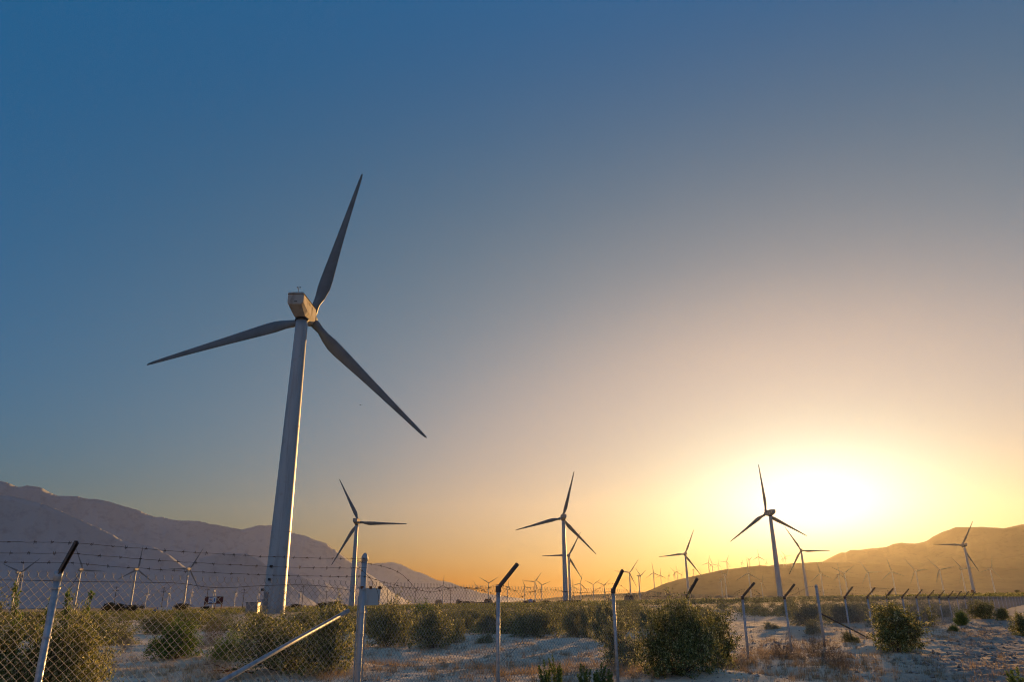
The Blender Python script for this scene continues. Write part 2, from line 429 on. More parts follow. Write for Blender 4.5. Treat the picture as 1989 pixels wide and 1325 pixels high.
M['tree_far'] = mat('far_tree_leaf', (0.03, 0.035, 0.02), 0.8, 0, 0.1,
    island=[(0.0, (0.018, 0.02, 0.012)), (1.0, (0.05, 0.052, 0.03))])

def ground_material():
    m = bpy.data.materials.new('sand_ground'); m.use_nodes = True
    N, L = m.node_tree.nodes, m.node_tree.links
    b = N['Principled BSDF']; b.inputs['Roughness'].default_value = 1.0; b.inputs['Specular IOR Level'].default_value = 0.1
    g = N.new('ShaderNodeNewGeometry')
    def noise(sc, det=8, rough=0.6):
        n = N.new('ShaderNodeTexNoise'); n.inputs['Scale'].default_value = sc; n.inputs['Detail'].default_value = det; n.inputs['Roughness'].default_value = rough
        L.new(g.outputs['Position'], n.inputs['Vector']); return n.outputs[0]
    def rampf(f, lo, hi):
        mr = N.new('ShaderNodeMapRange'); mr.inputs[1].default_value = lo; mr.inputs[2].default_value = hi; L.new(f, mr.inputs[0]); return mr.outputs[0]
    def mix(f, a, bb):
        x = N.new('ShaderNodeMix'); x.data_type = 'RGBA'; L.new(f, x.inputs['Factor'])
        for s, v in (('A', a), ('B', bb)):
            if isinstance(v, tuple): x.inputs[s].default_value = v + (1,)
            else: L.new(v, x.inputs[s])
        return x.outputs['Result']
    c = mix(rampf(noise(0.5), 0.35, 0.65), (0.70, 0.60, 0.46), (0.60, 0.50, 0.375))
    c = mix(rampf(noise(3.2, 8, 0.7), 0.56, 0.70), c, (0.30, 0.255, 0.215))
    c = mix(rampf(noise(17, 5, 0.7), 0.60, 0.72), c, (0.17, 0.14, 0.115))
    c = mix(rampf(noise(1.1, 6), 0.60, 0.74), c, (0.40, 0.31, 0.20))
    dt = N.new('ShaderNodeVectorMath'); dt.operation = 'DOT_PRODUCT'; L.new(g.outputs['Position'], dt.inputs[0]); dt.inputs[1].default_value = (1.0, -0.62, 0.0)
    off = N.new('ShaderNodeMath'); off.operation = 'SUBTRACT'; L.new(dt.outputs['Value'], off.inputs[0]); off.inputs[1].default_value = 0.2
    ab = N.new('ShaderNodeMath'); ab.operation = 'ABSOLUTE'; L.new(off.outputs[0], ab.inputs[0])
    wv = N.new('ShaderNodeMath'); wv.operation = 'MULTIPLY_ADD'; L.new(noise(0.8, 6), wv.inputs[0]); wv.inputs[1].default_value = 3.4; L.new(ab.outputs[0], wv.inputs[2])
    tr = N.new('ShaderNodeMapRange'); tr.inputs[1].default_value = 5.0; tr.inputs[2].default_value = 2.6; L.new(wv.outputs[0], tr.inputs[0])
    soil = mix(rampf(noise(2.4, 8, 0.7), 0.42, 0.62), (0.40, 0.335, 0.27), (0.24, 0.20, 0.165))
    c = mix(tr.outputs[0], c, soil)
    ln = N.new('ShaderNodeVectorMath'); ln.operation = 'LENGTH'; L.new(g.outputs['Position'], ln.inputs[0])
    far = mix(rampf(noise(0.02, 6, 0.6), 0.4, 0.6), (0.22, 0.175, 0.12), (0.13, 0.12, 0.075))
    c = mix(rampf(ln.outputs['Value'], 70, 190), c, far)
    L.new(c, b.inputs['Base Color'])
    bp = N.new('ShaderNodeBump'); bp.inputs['Strength'].default_value = 0.9; bp.inputs['Distance'].default_value = 0.05
    L.new(noise(9, 9, 0.7), bp.inputs['Height']); L.new(bp.outputs[0], b.inputs['Normal'])
    return m
M['ground'] = ground_material()
M['rock_left'] = mat('mountain_rock', (0.30, 0.315, 0.335), 1.0, 0, 0.1, noise=(0.004, (0.335, 0.35, 0.37), 0.4, 0.65), second=(0.016, (0.25, 0.262, 0.28), 0.5, 0.68))
M['rock_right'] = mat('hill_soil', (0.15, 0.105, 0.06), 1.0, 0, 0.1, noise=(0.006, (0.11, 0.08, 0.05), 0.4, 0.65), second=(0.03, (0.08, 0.06, 0.035), 0.52, 0.7))

# ------------------------------------------------------------------ setting: ground and mountains
def build_ground():
    fine = np.arange(-43, 43.01, 0.17)
    coarse = np.arange(43, 317, 5.0)[1:]
    az = np.radians(np.concatenate([fine, coarse]))
    r = [0.4]
    def ext(stop, k):
        while r[-1] < stop: r.append(r[-1] * k)
    ext(11.0, 1.16); ext(60, 1.0065); ext(300, 1.022); ext(8600, 1.09)
    r = np.array(r)
    A, R_ = np.meshgrid(az, r)
    X = np.sin(A) * R_; Y = np.cos(A) * R_
    Z = near_z(X.ravel(), Y.ravel()).reshape(X.shape)
    Vv = np.stack([X.ravel(), Y.ravel(), Z.ravel()], 1)
    na, nr = len(az), len(r)
    i = np.arange(nr - 1)[:, None] * na; j = np.arange(na)[None, :]; j2 = (j + 1) % na
    F = np.stack([(i + j), (i + j2), (i + na + j2), (i + na + j)], -1).reshape(-1, 4)
    F = F[:, ::-1]
    me = np_mesh('ground', Vv, F, M['ground'], True)
    tag(link('ground', me), 'pale sandy desert plain with lumpy hummocks reaching to the mountains', None, None, 'structure')
build_ground()
# close the small hole under the camera
MB().add([(0.42 * sin(a * pi / 12), 0.42 * cos(a * pi / 12), -0.004) for a in range(24)][::-1], [tuple(range(24))]) \
    .mesh('ground_patch', M['ground'])

RIDGE_INFO = {
 'far_left': ('mountain', 'long grey mauve mountain ridge at the far left behind the big turbine', 'rock_left'),
 'far_mid': ('mountain', 'low jagged mauve ridge sloping down to the middle of the horizon', 'rock_left'),
 'left_spur': ('mountain', 'darker mountain spur in front of the left ridge', 'rock_left'),
 'left_mound': ('mountain', 'rounded mauve foothill just left of the big turbine tower', 'rock_left'),
 'mid_mound': ('mountain', 'small dark foothill showing just right of the big turbine tower', 'rock_left'),
 'brown_hill': ('hill', 'broad brown hill dotted with turbines in the middle distance', 'rock_right'),
 'glow_hill': ('hill', 'low golden hill in the glare behind the brown hill', 'rock_right'),
 'right_spur': ('mountain', 'dusky lower slope at the right edge under the far ridge', 'rock_right'),
 'far_right': ('mountain', 'amber ridge at the right beside the setting sun', 'rock_right'),
}
for k, R_ in RIDGES.items():
    nm, lab, mt = RIDGE_INFO[k]
    az = np.arange(R_.az[0], R_.az[-1], radians(0.07))
    rr = np.concatenate([np.linspace(R_.D - R_.wi * 1.1, R_.D, 46), np.linspace(R_.D, R_.D + R_.wo, 14)[1:]])
    A, RR = np.meshgrid(az, rr)
    Z = R_.height(A.ravel(), RR.ravel())
    Vv = np.stack([np.sin(A.ravel()) * RR.ravel(), np.cos(A.ravel()) * RR.ravel(), Z], 1)
    na, nr = len(az), len(rr)
    i = np.arange(nr - 1)[:, None] * na; j = np.arange(na - 1)[None, :]
    F = np.stack([i + j, i + na + j, i + na + j + 1, i + j + 1], -1).reshape(-1, 4)[:, ::-1]
    tag(link(nm, np_mesh(nm, Vv, F, M[mt], True)), lab, None, None, 'structure')

# air with dust in it, one closed box round everything (sky outside)
hb = MB().box((0, 0, 555), (18400, 18400, 1180))
hm = bpy.data.materials.new('haze_air'); hm.use_nodes = True
HN, HL = hm.node_tree.nodes, hm.node_tree.links
HN.remove(HN['Principled BSDF'])
pv = HN.new('ShaderNodeVolumePrincipled')
pv.inputs['Color'].default_value = HAZE_COL; pv.inputs['Density'].default_value = HAZE; pv.inputs['Anisotropy'].default_value = HAZE_G
HL.new(pv.outputs[0], HN['Material Output'].inputs['Volume'])
tag(link('haze', hb.mesh('haze', hm)), 'thin dusty evening haze filling the valley', None, None, 'stuff')

# ------------------------------------------------------------------ wind turbine
HUBZ, HUBY, BLADE = 60.3, 5.4, 36.8
def blade_mesh():
    st = [(0.9, 0.95, 0.95, 0), (2.0, 0.95, 0.92, 0), (3.4, 1.25, 0.75, 8), (5.2, 2.15, 0.56, 12), (7.4, 2.75, 0.44, 11), (9.5, 2.72, 0.38, 9), (13, 2.35, 0.32, 7), (18, 1.85, 0.26, 5),
          (23, 1.45, 0.2, 3.5), (28, 1.08, 0.15, 2), (32, 0.80, 0.11, 1), (34.3, 0.60, 0.08, 0), (35.3, 0.38, 0.05, 0), (35.6, 0.12, 0.02, 0)]
    secs = []
    for z, c, th, tw in st:
        rnd = max(0.0, min(1.0, (5.2 - z) / 3.2))
        pts = []
        for k in range(14):
            a = 2 * pi * k / 14
            cxr, cyr = 0.95 * cos(a), 0.95 * sin(a)
            u = (1 + cos(a)) / 2                       # 1 at the trailing edge, 0 at the leading edge
            x = (u - 0.30) * c
            y = (sin(a)) * th * 1.15 * (1 - u) ** 0.45 * (u + 0.12) ** 0.3
            px = cxr * rnd + x * (1 - rnd); py = cyr * rnd + y * (1 - rnd)
            t = radians(tw)
            pts.append(Vector((px * cos(t) - py * sin(t), px * sin(t) + py * cos(t) + 0.0009 * (z - 5) ** 2 * (z > 5), z * 1.034)))
        secs.append(pts)
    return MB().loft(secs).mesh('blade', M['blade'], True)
def tower_mesh():
    H = 58.0; R0, R1 = 2.06, 1.22
    rad = lambda z: R0 + (R1 - R0) * (max(z, 0) / H) ** 0.92
    m = MB().lathe([(rad(z), z) for z in np.linspace(-1.0, H, 25)], 48)
    m.lathe([(R0 + 0.42, -1.2), (R0 + 0.42, -0.02)], 32)
    for z in (0.06, 14.7, 35.1, 57.8):
        m.lathe([(rad(z) - 0.02, z - 0.09), (rad(z) + 0.028, z - 0.085), (rad(z) + 0.028, z + 0.085), (rad(z) - 0.02, z + 0.09)], 48)
    me = m.mesh('tower', M['tower'], True)
    for p in me.polygons: p.use_smooth = len(p.vertices) == 4 and abs(p.normal.z) < 0.5 and (p.center.xy.length < 9)
    return me
def nacelle_mesh():
    def sec(y, w, top, bot, ch, wb):
        return [Vector(p) for p in ((-w, y, top - 0.25), (-w + 0.35, y, top), (w - 0.35, y, top), (w, y, top - 0.25), (w, y, bot + ch), (wb, y, bot), (-wb, y, bot), (-w, y, bot + ch))]
    z0 = 60.0
    S = [sec(-5.3, 1.56, z0 + 1.72, z0 - 0.35, 0.35, 1.3), sec(-5.15, 1.66, z0 + 1.85, z0 - 0.5, 0.45, 1.3), sec(-2.0, 1.68, z0 + 1.95, z0 - 1.7, 0.9, 1.15), sec(3.3, 1.68, z0 + 1.95, z0 - 1.7, 0.9, 1.15),
         sec(3.9, 1.55, z0 + 1.75, z0 - 1.3, 0.7, 1.05), sec(4.2, 1.25, z0 + 1.45, z0 - 0.9, 0.5, 0.9)]
    return MB().loft([list(reversed(s)) for s in S]).mesh('nacelle', M['nacelle'])
def roof_mesh():
    z0 = 61.9
    def sec(y, w, dz, h=0.32): return [Vector(p) for p in ((-w, y, z0 + dz - 0.05), (w, y, z0 + dz - 0.05), (w - 0.3, y, z0 + dz + h), (-w + 0.3, y, z0 + dz + h))]
    return MB().loft([sec(-5.5, 1.6, -0.05, 0.14), sec(-5.3, 1.74, 0, 0.3), sec(3.2, 1.74, 0.08), sec(3.9, 1.5, 0.0, 0.2)]).mesh('roof', M['nacelle'])
def hub_mesh():
    Mt = Matrix.Translation((0, HUBY, HUBZ)) @ Matrix.Rotation(radians(5), 4, 'X') @ Matrix.Rotation(-pi / 2, 4, 'X')
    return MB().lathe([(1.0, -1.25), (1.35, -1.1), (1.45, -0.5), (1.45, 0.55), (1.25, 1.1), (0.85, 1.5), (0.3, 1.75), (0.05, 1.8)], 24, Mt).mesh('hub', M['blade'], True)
def collar_mesh():
    return MB().lathe([(1.32, 57.8), (1.42, 57.85), (1.42, 58.3), (1.2, 58.35)], 32).mesh('yaw_ring', M['dark_steel'], True)
def mast_mesh():
    m = MB().tube([(0, -4.0, 62.1), (0, -4.0, 63.9)], 0.05, 6)
    m.tube([(-0.28, -4.0, 63.75), (-0.28, -4.0, 63.55), (0.28, -4.0, 63.55), (0.28, -4.0, 63.75)], 0.035, 6)
    for sx in (-0.28, 0.28):
        m.lathe([(0.02, 63.72), (0.13, 63.76), (0.13, 63.9), (0.02, 63.95)], 8, Matrix.Translation((sx, -4.0, 0)))
    m.tube([(0, -4.0, 63.9), (0, -4.0, 64.5)], [0.03, 0.012], 5)
    return m.mesh('weather_mast', M['dark_steel'])
def lamp_meshes():
    a = MB().lathe([(0.13, 62.15), (0.13, 62.3), (0.2, 62.34), (0.2, 62.42)], 12, Matrix.Translation((-0.85, -4.3, 0))).mesh('warning_light', M['dark_steel'])
    b = MB().lathe([(0.17, 62.423), (0.17, 62.52), (0.1, 62.6)], 12, Matrix.Translation((-0.85, -4.3, 0))).mesh('lamp_glass', M['red_lamp'], True)
    return a, b
bm_, tm_, nm_, rm_, hm_, cm_, mm_ = blade_mesh(), tower_mesh(), nacelle_mesh(), roof_mesh(), hub_mesh(), collar_mesh(), mast_mesh()
lm1, lm2 = lamp_meshes()
def blade_matrix(ph):
    return Matrix.Translation((0, HUBY, HUBZ)) @ Matrix.Rotation(radians(5), 4, 'X') @ Matrix.Rotation(ph, 4, 'Y')

def hub_to_base(P, A, s):
    return P.x - sin(A) * HUBY * s, P.y - cos(A) * HUBY * s

T0 = thing('wind_turbine', '', 'wind turbine', group='wind turbines across the plain and hills')
t_tower = link('tower', tm_, T0); t_nac = link('nacelle', nm_, T0); t_hub = link('hub', hm_, T0); t_yaw = link('yaw_ring', cm_, T0)
t_roof = link('roof', rm_, t_nac)
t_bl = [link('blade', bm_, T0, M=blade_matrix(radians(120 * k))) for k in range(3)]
T_KIDS = [(t_tower, []), (t_nac, [t_roof]), (t_hub, []), (t_yaw, [])] + [(b, []) for b in t_bl]

def phase_of(hx, hy, tx, ty): return atan2(tx - hx, -(ty - hy))
first = [True]
def put_turbine(label, hx, hy, D, ph, A=3.0, s=None):
    P = at_dist(hx, hy, D); A = radians(A)
    bx, by = hub_to_base(P, A, 1.0)
    zb = terrain(bx, by)
    sc = (P.z - zb) / HUBZ if s is None else s
    bx, by = hub_to_base(P, A, sc)
    loc = (bx, by, P.z - sc * HUBZ)
    if first[0]:
        first[0] = False
        T0.location = loc; T0.rotation_euler = (0, 0, -A); T0.scale = (sc,) * 3; T0['label'] = label
        bl = t_bl; root = T0
    else:
        root, ch = clone(T0, T_KIDS, label, loc, -A, sc)
        bl = ch[4:]
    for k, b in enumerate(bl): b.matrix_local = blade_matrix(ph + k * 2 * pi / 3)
    return root, sc

big, s_big = put_turbine('huge nearest wind turbine, its blades rising high into the blue sky', 603, 621, 152, radians(15.1), 1.4)
big_extra = [link('weather_mast', mm_, t_nac), link('warning_light', lm1, t_nac)]
# the little red lamp glass and door fittings belong to the nearest turbine only
lg = link('lamp_glass', lm2, t_nac)
for sy in (-1, 1):
    for k in range(3):
        link('vent_slat', MB().box((sy * 1.685, -1.2 + 0.0 * k, 60.9 + 0.22 * k), (0.05, 1.3, 0.09)).mesh('vent_slat', M['dark_steel']), t_nac)
    link('side_hatch', MB().box((sy * 1.69, 1.6, 60.3), (0.05, 1.6, 1.8)).mesh('side_hatch', M['nacelle']), t_nac)
link('rear_hatch', MB().box((0.1, -5.31, 61.0), (1.5, 0.06, 0.9)).mesh('rear_hatch', M['nacelle']), t_nac)
link('tail_vent', MB().box((0.1, -5.32, 60.1), (0.6, 0.06, 0.18)).mesh('tail_vent', M['dark_steel']), t_nac)
# door, steps and fittings at the foot of the nearest tower
def door_bits():
    a = radians(-118)                       # faces the camera and a little left
    d = Vector((cos(a), sin(a), 0)); sd = Vector((-d.y, d.x, 0)); Rm = Matrix((sd, d, (0, 0, 1))).transposed()
    def P(u, v, z): return d * (2.06 + v) + sd * u + Vector((0, 0, z))
    dr = MB().box(P(0, 0.02, 2.55), (0.95, 0.16, 2.1), Rm).box(P(0, 0.06, 3.68), (1.15, 0.3, 0.08), Rm)
    door = link('door', dr.mesh('door', M['grey_steel']), T0)
    link('handle', MB().box(P(0.3, 0.13, 2.5), (0.06, 0.06, 0.3), Rm).mesh('handle', M['dark_steel']), door)
    st = MB().box(P(0, 0.75, 1.42), (1.5, 1.3, 0.08), Rm)
    for k in range(6): st.box(P(0, 1.6 + 0.27 * k, 1.2 - 0.22 * k), (1.0, 0.26, 0.05), Rm)
    for u in (-0.7, 0.7):
        st.tube([P(u, 0.15, 1.45), P(u, 0.15, 2.5), P(u, 1.35, 2.5), P(u, 3.0, 1.25), P(u, 3.0, 0)], 0.035, 6)
        st.tube([P(u, 1.35, 0), P(u, 1.35, 2.5)], 0.035, 6); st.tube([P(u, 0.15, 0), P(u, 0.15, 1.45)], 0.05, 6)
    link('entrance_steps', st.mesh('entrance_steps', M['grey_steel']), T0)
    for u, z in ((0.5, 8.3), (0.4, 6.0), (-1.1, 4.2)):
        bx = MB().box(P(u, 0.04, z), (0.5, 0.24, 0.45), Rm); link('vent_box', bx.mesh('vent_box', M['dark_steel']), T0)
    cab = thing('transformer_cabinet', 'dark grey transformer cabinet at the left foot of the big tower', 'cabinet', (T0.location.x - 3.6, T0.location.y - 0.6, z_at(T0.location.x - 3.6, T0.location.y - 0.6)))
    link('housing', MB().box((0, 0, 1.0), (2.0, 1.8, 2.0)).mesh('housing', M['grey_steel']), cab)
    link('lid', MB().box((0, 0, 2.06), (2.15, 1.95, 0.1)).mesh('lid', M['dark_steel']), cab)
    for u in (-0.5, 0.5): link('cabinet_door', MB().box((u, -0.93, 1.0), (0.9, 0.05, 1.7)).mesh('cabinet_door', M['grey_steel']), cab)
door_bits()

LOG = []
def T(label, hx, hy, D, tip=None, A=3.0, ph=None):
    p = phase_of(hx, hy, *tip) if tip else radians(ph)
    r, sc = put_turbine(label, hx, hy, D, p, A)
    LOG.append((hx, round(sc, 2)))
T('turbine just right of the rusty terminal post, one blade pointing level right', 697, 1015, 514, ph=92.5, A=4)
T('mid-sized central turbine with another rotor showing behind its tower', 1092, 1007, 524, ph=15.8, A=-5)
T('turbine half hidden behind the tower of the central turbine', 1104, 1080, 957, ph=29.5, A=-2)
T('slim turbine in front of the left slope of the brown hill', 1330, 1077, 940, ph=24.5, A=5)
T('mid-sized dark turbine on the left edge of the sun glare with one blade straight up', 1488, 998, 500, ph=115.6, A=-12)
T('gold-rimmed turbine standing in the sun glare beside the taller dark one', 1556, 1070, 896, ph=92, A=20)
T('lone turbine before the amber ridge near the right edge', 1868, 1060, 900, ph=32.7, A=3)
T('white turbine seen above the left bush, left of the first fence post', 40, 1113, 1350, (69, 1091))
T('turbine behind the first fence post arm with one blade pointing level right', 161, 1108, 1350, (149, 1084))
T('white turbine before the mountain with one blade straight up and two down', 268, 1107, 1250, (271, 1076), 5)
T('white turbine left of the billboard with one blade pointing level left', 369, 1106, 1250, (386, 1077), 5)
ORD = ['first', 'second', 'third', 'fourth', 'fifth', 'sixth', 'seventh', 'eighth', 'ninth', 'tenth', 'eleventh', 'twelfth', 'thirteenth', 'fourteenth', 'fifteenth', 'sixteenth', 'seventeenth', 'eighteenth', 'nineteenth', 'twentieth',
       'twenty-first', 'twenty-second', 'twenty-third', 'twenty-fourth', 'twenty-fifth', 'twenty-sixth', 'twenty-seventh']
ROWS = [
 ('tiny white turbine at the left mountain foot, {} of eight from the left', 'tiny turbines below the left mountains', 1700, [
   (44, 1120, 50, 60), (288, 1154, 20, 75), (330, 1153, 100, 78), (374, 1153, 40, 75), (418, 1151, 70, 80), (460, 1151, 0, 75), (504, 1151, 30, 75), (586, 1150, 10, 70)]),
 ('small turbine on the central horizon, {} from the left', 'small turbines along the central horizon', 2100, [
   (763, 1141, 38, 5), (861, 1138, 4, 5), (927, 1142, -38, 40), (949, 1133, 60, 0), (988, 1141, 2, 60), (1020, 1141, -22, 30), (1039, 1131, 36, 0), (1052, 1137, 70, 3), (1113, 1140, 0, 5), (1127, 1134, 15, 5),
   (1152, 1136, 56, 3), (1173, 1137, 52, 3), (1223, 1113, 37, 15), (1244, 1119, 70, 72)]),
 ('tiny turbine on the brown hill crest, {} from the left', 'tiny turbines along the brown hill crest', 2640, [
   (1269, 1113, -5, 8), (1283, 1118, 2, 6), (1300, 1119, 10, 82), (1310, 1112, -42, 10), (1315, 1112, 0, 5), (1325, 1116, 20, 80), (1337, 1112, 0, 82), (1348, 1107, 30, 86), (1361, 1112, -22, 15), (1376, 1094, 12, 12), (1383, 1096, -15, 15),
   (1396, 1098, 5, 65), (1411, 1091, 25, 10), (1442, 1093, 0, 85), (1456, 1088, 60, 70), (1473, 1082, 0, 8), (1489, 1094, 10, 70)]),
 ('faint turbine in the glare behind the brown hill, {} from the left', 'faint turbines in the sun glare', 3480, [
   (1520, 1085, -25, 20), (1525, 1081, -32, 15), (1597, 1092, 0, 70), (1625, 1096, 35, 10), (1656, 1099, -10, 60), (1687, 1103, 0, 55), (1719, 1106, -30, 30)]),
 ('pale turbine in front of the brown hill, {} from the left', 'pale turbines at the foot of the brown hill', 2020, [
   (1403, 1126, 10, 78), (1411, 1118, 50, 80), (1453, 1114, 0, 5), (1481, 1133, 20, 80), (1593, 1115, -8, 10), (1631, 1117, 0, 70), (1639, 1114, 57, 5), (1685, 1112, -30, 12), (1731, 1111, -10, 10), (1777, 1109, -35, 10), (1824, 1107, -40, 20),
   (1869, 1106, -35, 60), (1926, 1106, 20, 75)]),
]
for lab, grp, D, rows in ROWS:
    rows = sorted(rows)
    for i, (hx, hy, ph, A) in enumerate(rows):
        r, sc = put_turbine(lab.format(ORD[i]), hx, hy, D, radians(ph), A)
        r['group'] = grp; LOG.append((hx, round(sc, 2)))
print('TURB', LOG)

# ------------------------------------------------------------------ the chain-link fence
X0, Y0, DX, DY = 1.768, 13.591, 1.863, 2.415
SPAN = hypot(DX, DY)
def fence_xy(s): return X0 + DX * s, Y0 + DY * s
FN = Vector((DY, -DX, 0)).normalized()             # towards the camera side
FD = Vector((DX, DY, 0)).normalized()
def on_fence(px, py, off=0.0):
    """point of the fence's vertical plane seen at photograph pixel (px, py)"""
    d = ray(px, py); p0 = Vector((X0, Y0, 0)) + FN * off
    t = (p0 - EYE).dot(FN) / d.dot(FN); return EYE + d * t
def fence_top(s): return 1.50 - 0.125 * float(sstep(-0.3, 1.6, s)) + 0.05 * float(1 - sstep(-2.8, -1.0, s))
frx, fry = fence_xy(-4)
FENCE = thing('chain_link_fence', 'long rusty chain-link fence with barbed wire running from the left foreground to the right', 'fence', (frx, fry, 0))
FO = Vector((frx, fry, 0))
def F_(p): return Vector(p) - FO
def post_mesh(h, r, cap):
    m = MB().tube([(0, 0, -0.35), (0, 0, h)], r, 12)
    return m
line_post = MB().tube([(0, 0, -1.9), (0, 0, 0)], 0.029, 12).tube([(0, 0, -0.06), (0, 0, 0.02)], 0.034, 12).mesh('post', M['galv'], False)
for p in line_post.polygons: p.use_smooth = len(p.vertices) == 4
def arm_mesh():
    m = MB()
    a = Vector((0, 0, -0.02)); b = FN * 0.33 + Vector((0, 0, 0.31)); t = (b - a).normalized(); w = FD
    u = t.cross(w)
    for sgn in (-1, 1):      # pressed U channel: two flanges and a web
        m.loft([[p + w * (sgn * 0.0155 + q) + u * e for q, e in ((-0.004, -0.02), (0.004, -0.02), (0.004, 0.022), (-0.004, 0.022))] for p in (a, b)])
    m.loft([[p + w * q + u * e for q, e in ((-0.0190, 0.022), (0.0190, 0.022), (0.0190, 0.028), (-0.0190, 0.028))] for p in (a, b)])
    m.loft([[Vector((0, 0, z)) + FD * (0.04 * cos(k * pi / 5)) + FN * (0.04 * sin(k * pi / 5)) for k in range(10)] for z in (-0.07, 0.012)])
    return m.mesh('barb_arm', M['arm'])
arm_me = arm_mesh()
band_me = MB().lathe([(0.0315, -0.008), (0.036, -0.008), (0.036, 0.008), (0.0315, 0.008)], 12).mesh('tie_band', M['galv'])
POST_S = {-2: -1.905, -1: -1.07}
def ps(k): return POST_S.get(k, float(k))
rng = random.Random(4)
LAST = 34
for k in range(-4, LAST + 1):
    if k in (-2, 4): continue
    x, y = fence_xy(ps(k)); zt = fence_top(ps(k))
    po = link('post', line_post, FENCE, M=Matrix.Translation(F_((x, y, zt))) @ Matrix.Rotation(rng.uniform(-0.012, 0.012), 4, 'X') @ Matrix.Rotation(rng.uniform(-0.012, 0.012), 4, 'Y'))
    if k <= 15:
        am = link('barb_arm', arm_me, po)
        am.rotation_euler = (0, 0, {5: 0.75, -1: 0.1, 0: -0.45, 1: -0.35}.get(k, rng.uniform(-0.12, 0.12)))
        if k <= -3: am.scale = (0.76, 0.76, 0.76)
    for zz in (-0.12, -0.5, -0.9, -1.3):
        if k <= 3: link('tie_band', band_me, po, loc=(0, 0, zz))

# terminal posts with braces
def terminal(k, top_px, r, brace_a, brace_b, label):
    s = ps(k); x, y = fence_xy(s); ztop = on_fence(*top_px).z
    m = MB().lathe([(r, -0.4), (r, ztop - 0.05)], 16).mesh('terminal_post', M['rusty'])
    for p in m.polygons: p.use_smooth = len(p.vertices) == 4
    po = link('terminal_post', m, FENCE, loc=F_((x, y, 0))); po['label'] = label
    link('post_cap', MB().lathe([(r + 0.006, ztop - 0.06), (r + 0.006, ztop - 0.02), (r * 0.8, ztop + 0.015), (r * 0.35, ztop + 0.032), (0.004, ztop + 0.036)], 16).mesh('post_cap', M['rusty'], True), po)
    for z in (0.25, 0.65, 0.95, 1.2, 1.45):
        b = MB().lathe([(r + 0.001, z - 0.014), (r + 0.007, z - 0.014), (r + 0.007, z + 0.014), (r + 0.001, z + 0.014)], 16)
        b.box(tuple(FD * (r + 0.02) + FN * 0.01 + Vector((0, 0, z))), (0.04, 0.012, 0.026), Matrix.Rotation(atan2(FD.y, FD.x), 3, 'Z'))
        link('tension_band', b.mesh('tension_band', M['galv']), po)
    for sg in (-1, 1):
        link('tension_bar', MB().box(tuple(FD * (r + 0.026) * sg + Vector((0, 0, 0.7))), (0.016, 0.006, 1.35), Matrix.Rotation(atan2(FD.y, FD.x), 3, 'Z')).mesh('tension_bar', M['galv']), po)
    link('brace_rail', MB().tube([F_(brace_a), F_(brace_b)], 0.024 if k == -2 else 0.026, 10).mesh('brace_rail', M['galv' if k == -2 else 'arm'], True), FENCE)
    return ztop
s2 = ps(-2); tx2, ty2 = fence_xy(s2)
ba = on_fence(677, 1187, 0.03); bb = on_fence(430, 1325, 0.05); dirb = bb - ba
bb = ba + dirb * ((ba.z + 0.05) / (ba.z - bb.z))
ZT2 = terminal(-2, (684, 1079), 0.034, ba, bb, 'thick terminal post streaked with rust, with a domed cap')
x4, y4 = fence_xy(4); x6, y6 = fence_xy(5.85)
terminal(4, (1585, 1138), 0.040, (x4, y4, 0.9), (x6, y6, z_at(x6, y6) - 0.05), 'terminal post in the sun glare, braced down to the right')

# woven wire mesh of one span (zigzag wires interlocked, twisted ends on top)
def span_mesh(n=86, h=1.44, cell=SPAN / 86):
    rows = 40; dz = h / rows
    Vv = []; Fc = []
    rad = 0.0026
    def strand(pts):
        pts = np.array(pts); b = len(Vv)
        for p in pts:
            for a in (0.5, 2.6, 4.7): Vv.append((p[0] + rad * 1.3 * cos(a), p[1] + rad * sin(a), p[2]))
        for i in range(len(pts) - 1):
            for q in range(3):
                q2 = (q + 1) % 3; Fc.append((b + 3 * i + q, b + 3 * i + q2, b + 3 * i + 3 + q2, b + 3 * i + 3 + q))
    rg = random.Random(7)
    # lattice points jittered once, so that neighbouring zigzag wires still hook round each other
    J = {(i, j): (rg.uniform(-0.0022, 0.0022), rg.uniform(-0.0022, 0.0022)) for i in range(n + 1) for j in range(rows + 1)}
    for i in range(n):
        pts = []
        for j in range(rows + 1):
            c = i + (i + j) % 2                        # apex alternates between the two sides of the strand
            jx, jz = J[(c, j)]
            pts.append((c * cell + jx, 0.0032 if c == i else -0.0032, -j * dz + jz))
        strand(pts)
        if i % 2 == 0:                                 # twisted, forked wire ends along the top edge
            xl = i * cell + J[(i, 0)][0]
            strand([(xl, 0.003, 0), (xl + 0.003, 0, 0.012), (xl - 0.003, 0.002, 0.024), (xl - 0.013, 0, 0.036)])
            strand([(xl, -0.003, 0), (xl - 0.003, 0, 0.012), (xl + 0.003, -0.002, 0.024), (xl + 0.013, 0, 0.036)])
    return np_mesh('wire_mesh', Vv, Fc, M['wire'], True)
sp_me = span_mesh()
for k in range(-4, LAST):
    a, b = ps(k), ps(k + 1)
    xa, ya = fence_xy(a); xb, yb = fence_xy(b)
    p = Vector((xa, ya, fence_top(a) - 0.02)) - FN * 0.035; q = Vector((xb, yb, fence_top(b) - 0.02)) - FN * 0.035
    e = (q - p); L_ = e.length; ex = e.normalized(); ez = Vector((0, 0, 1)); ey = ez.cross(ex).normalized(); ez = ex.cross(ey)
    mt = Matrix((ex * (L_ / SPAN), ey, ez)).transposed().to_4x4(); mt.translation = F_(p)
    o = link('wire_mesh', sp_me, FENCE, M=mt); o['kind'] = 'stuff'

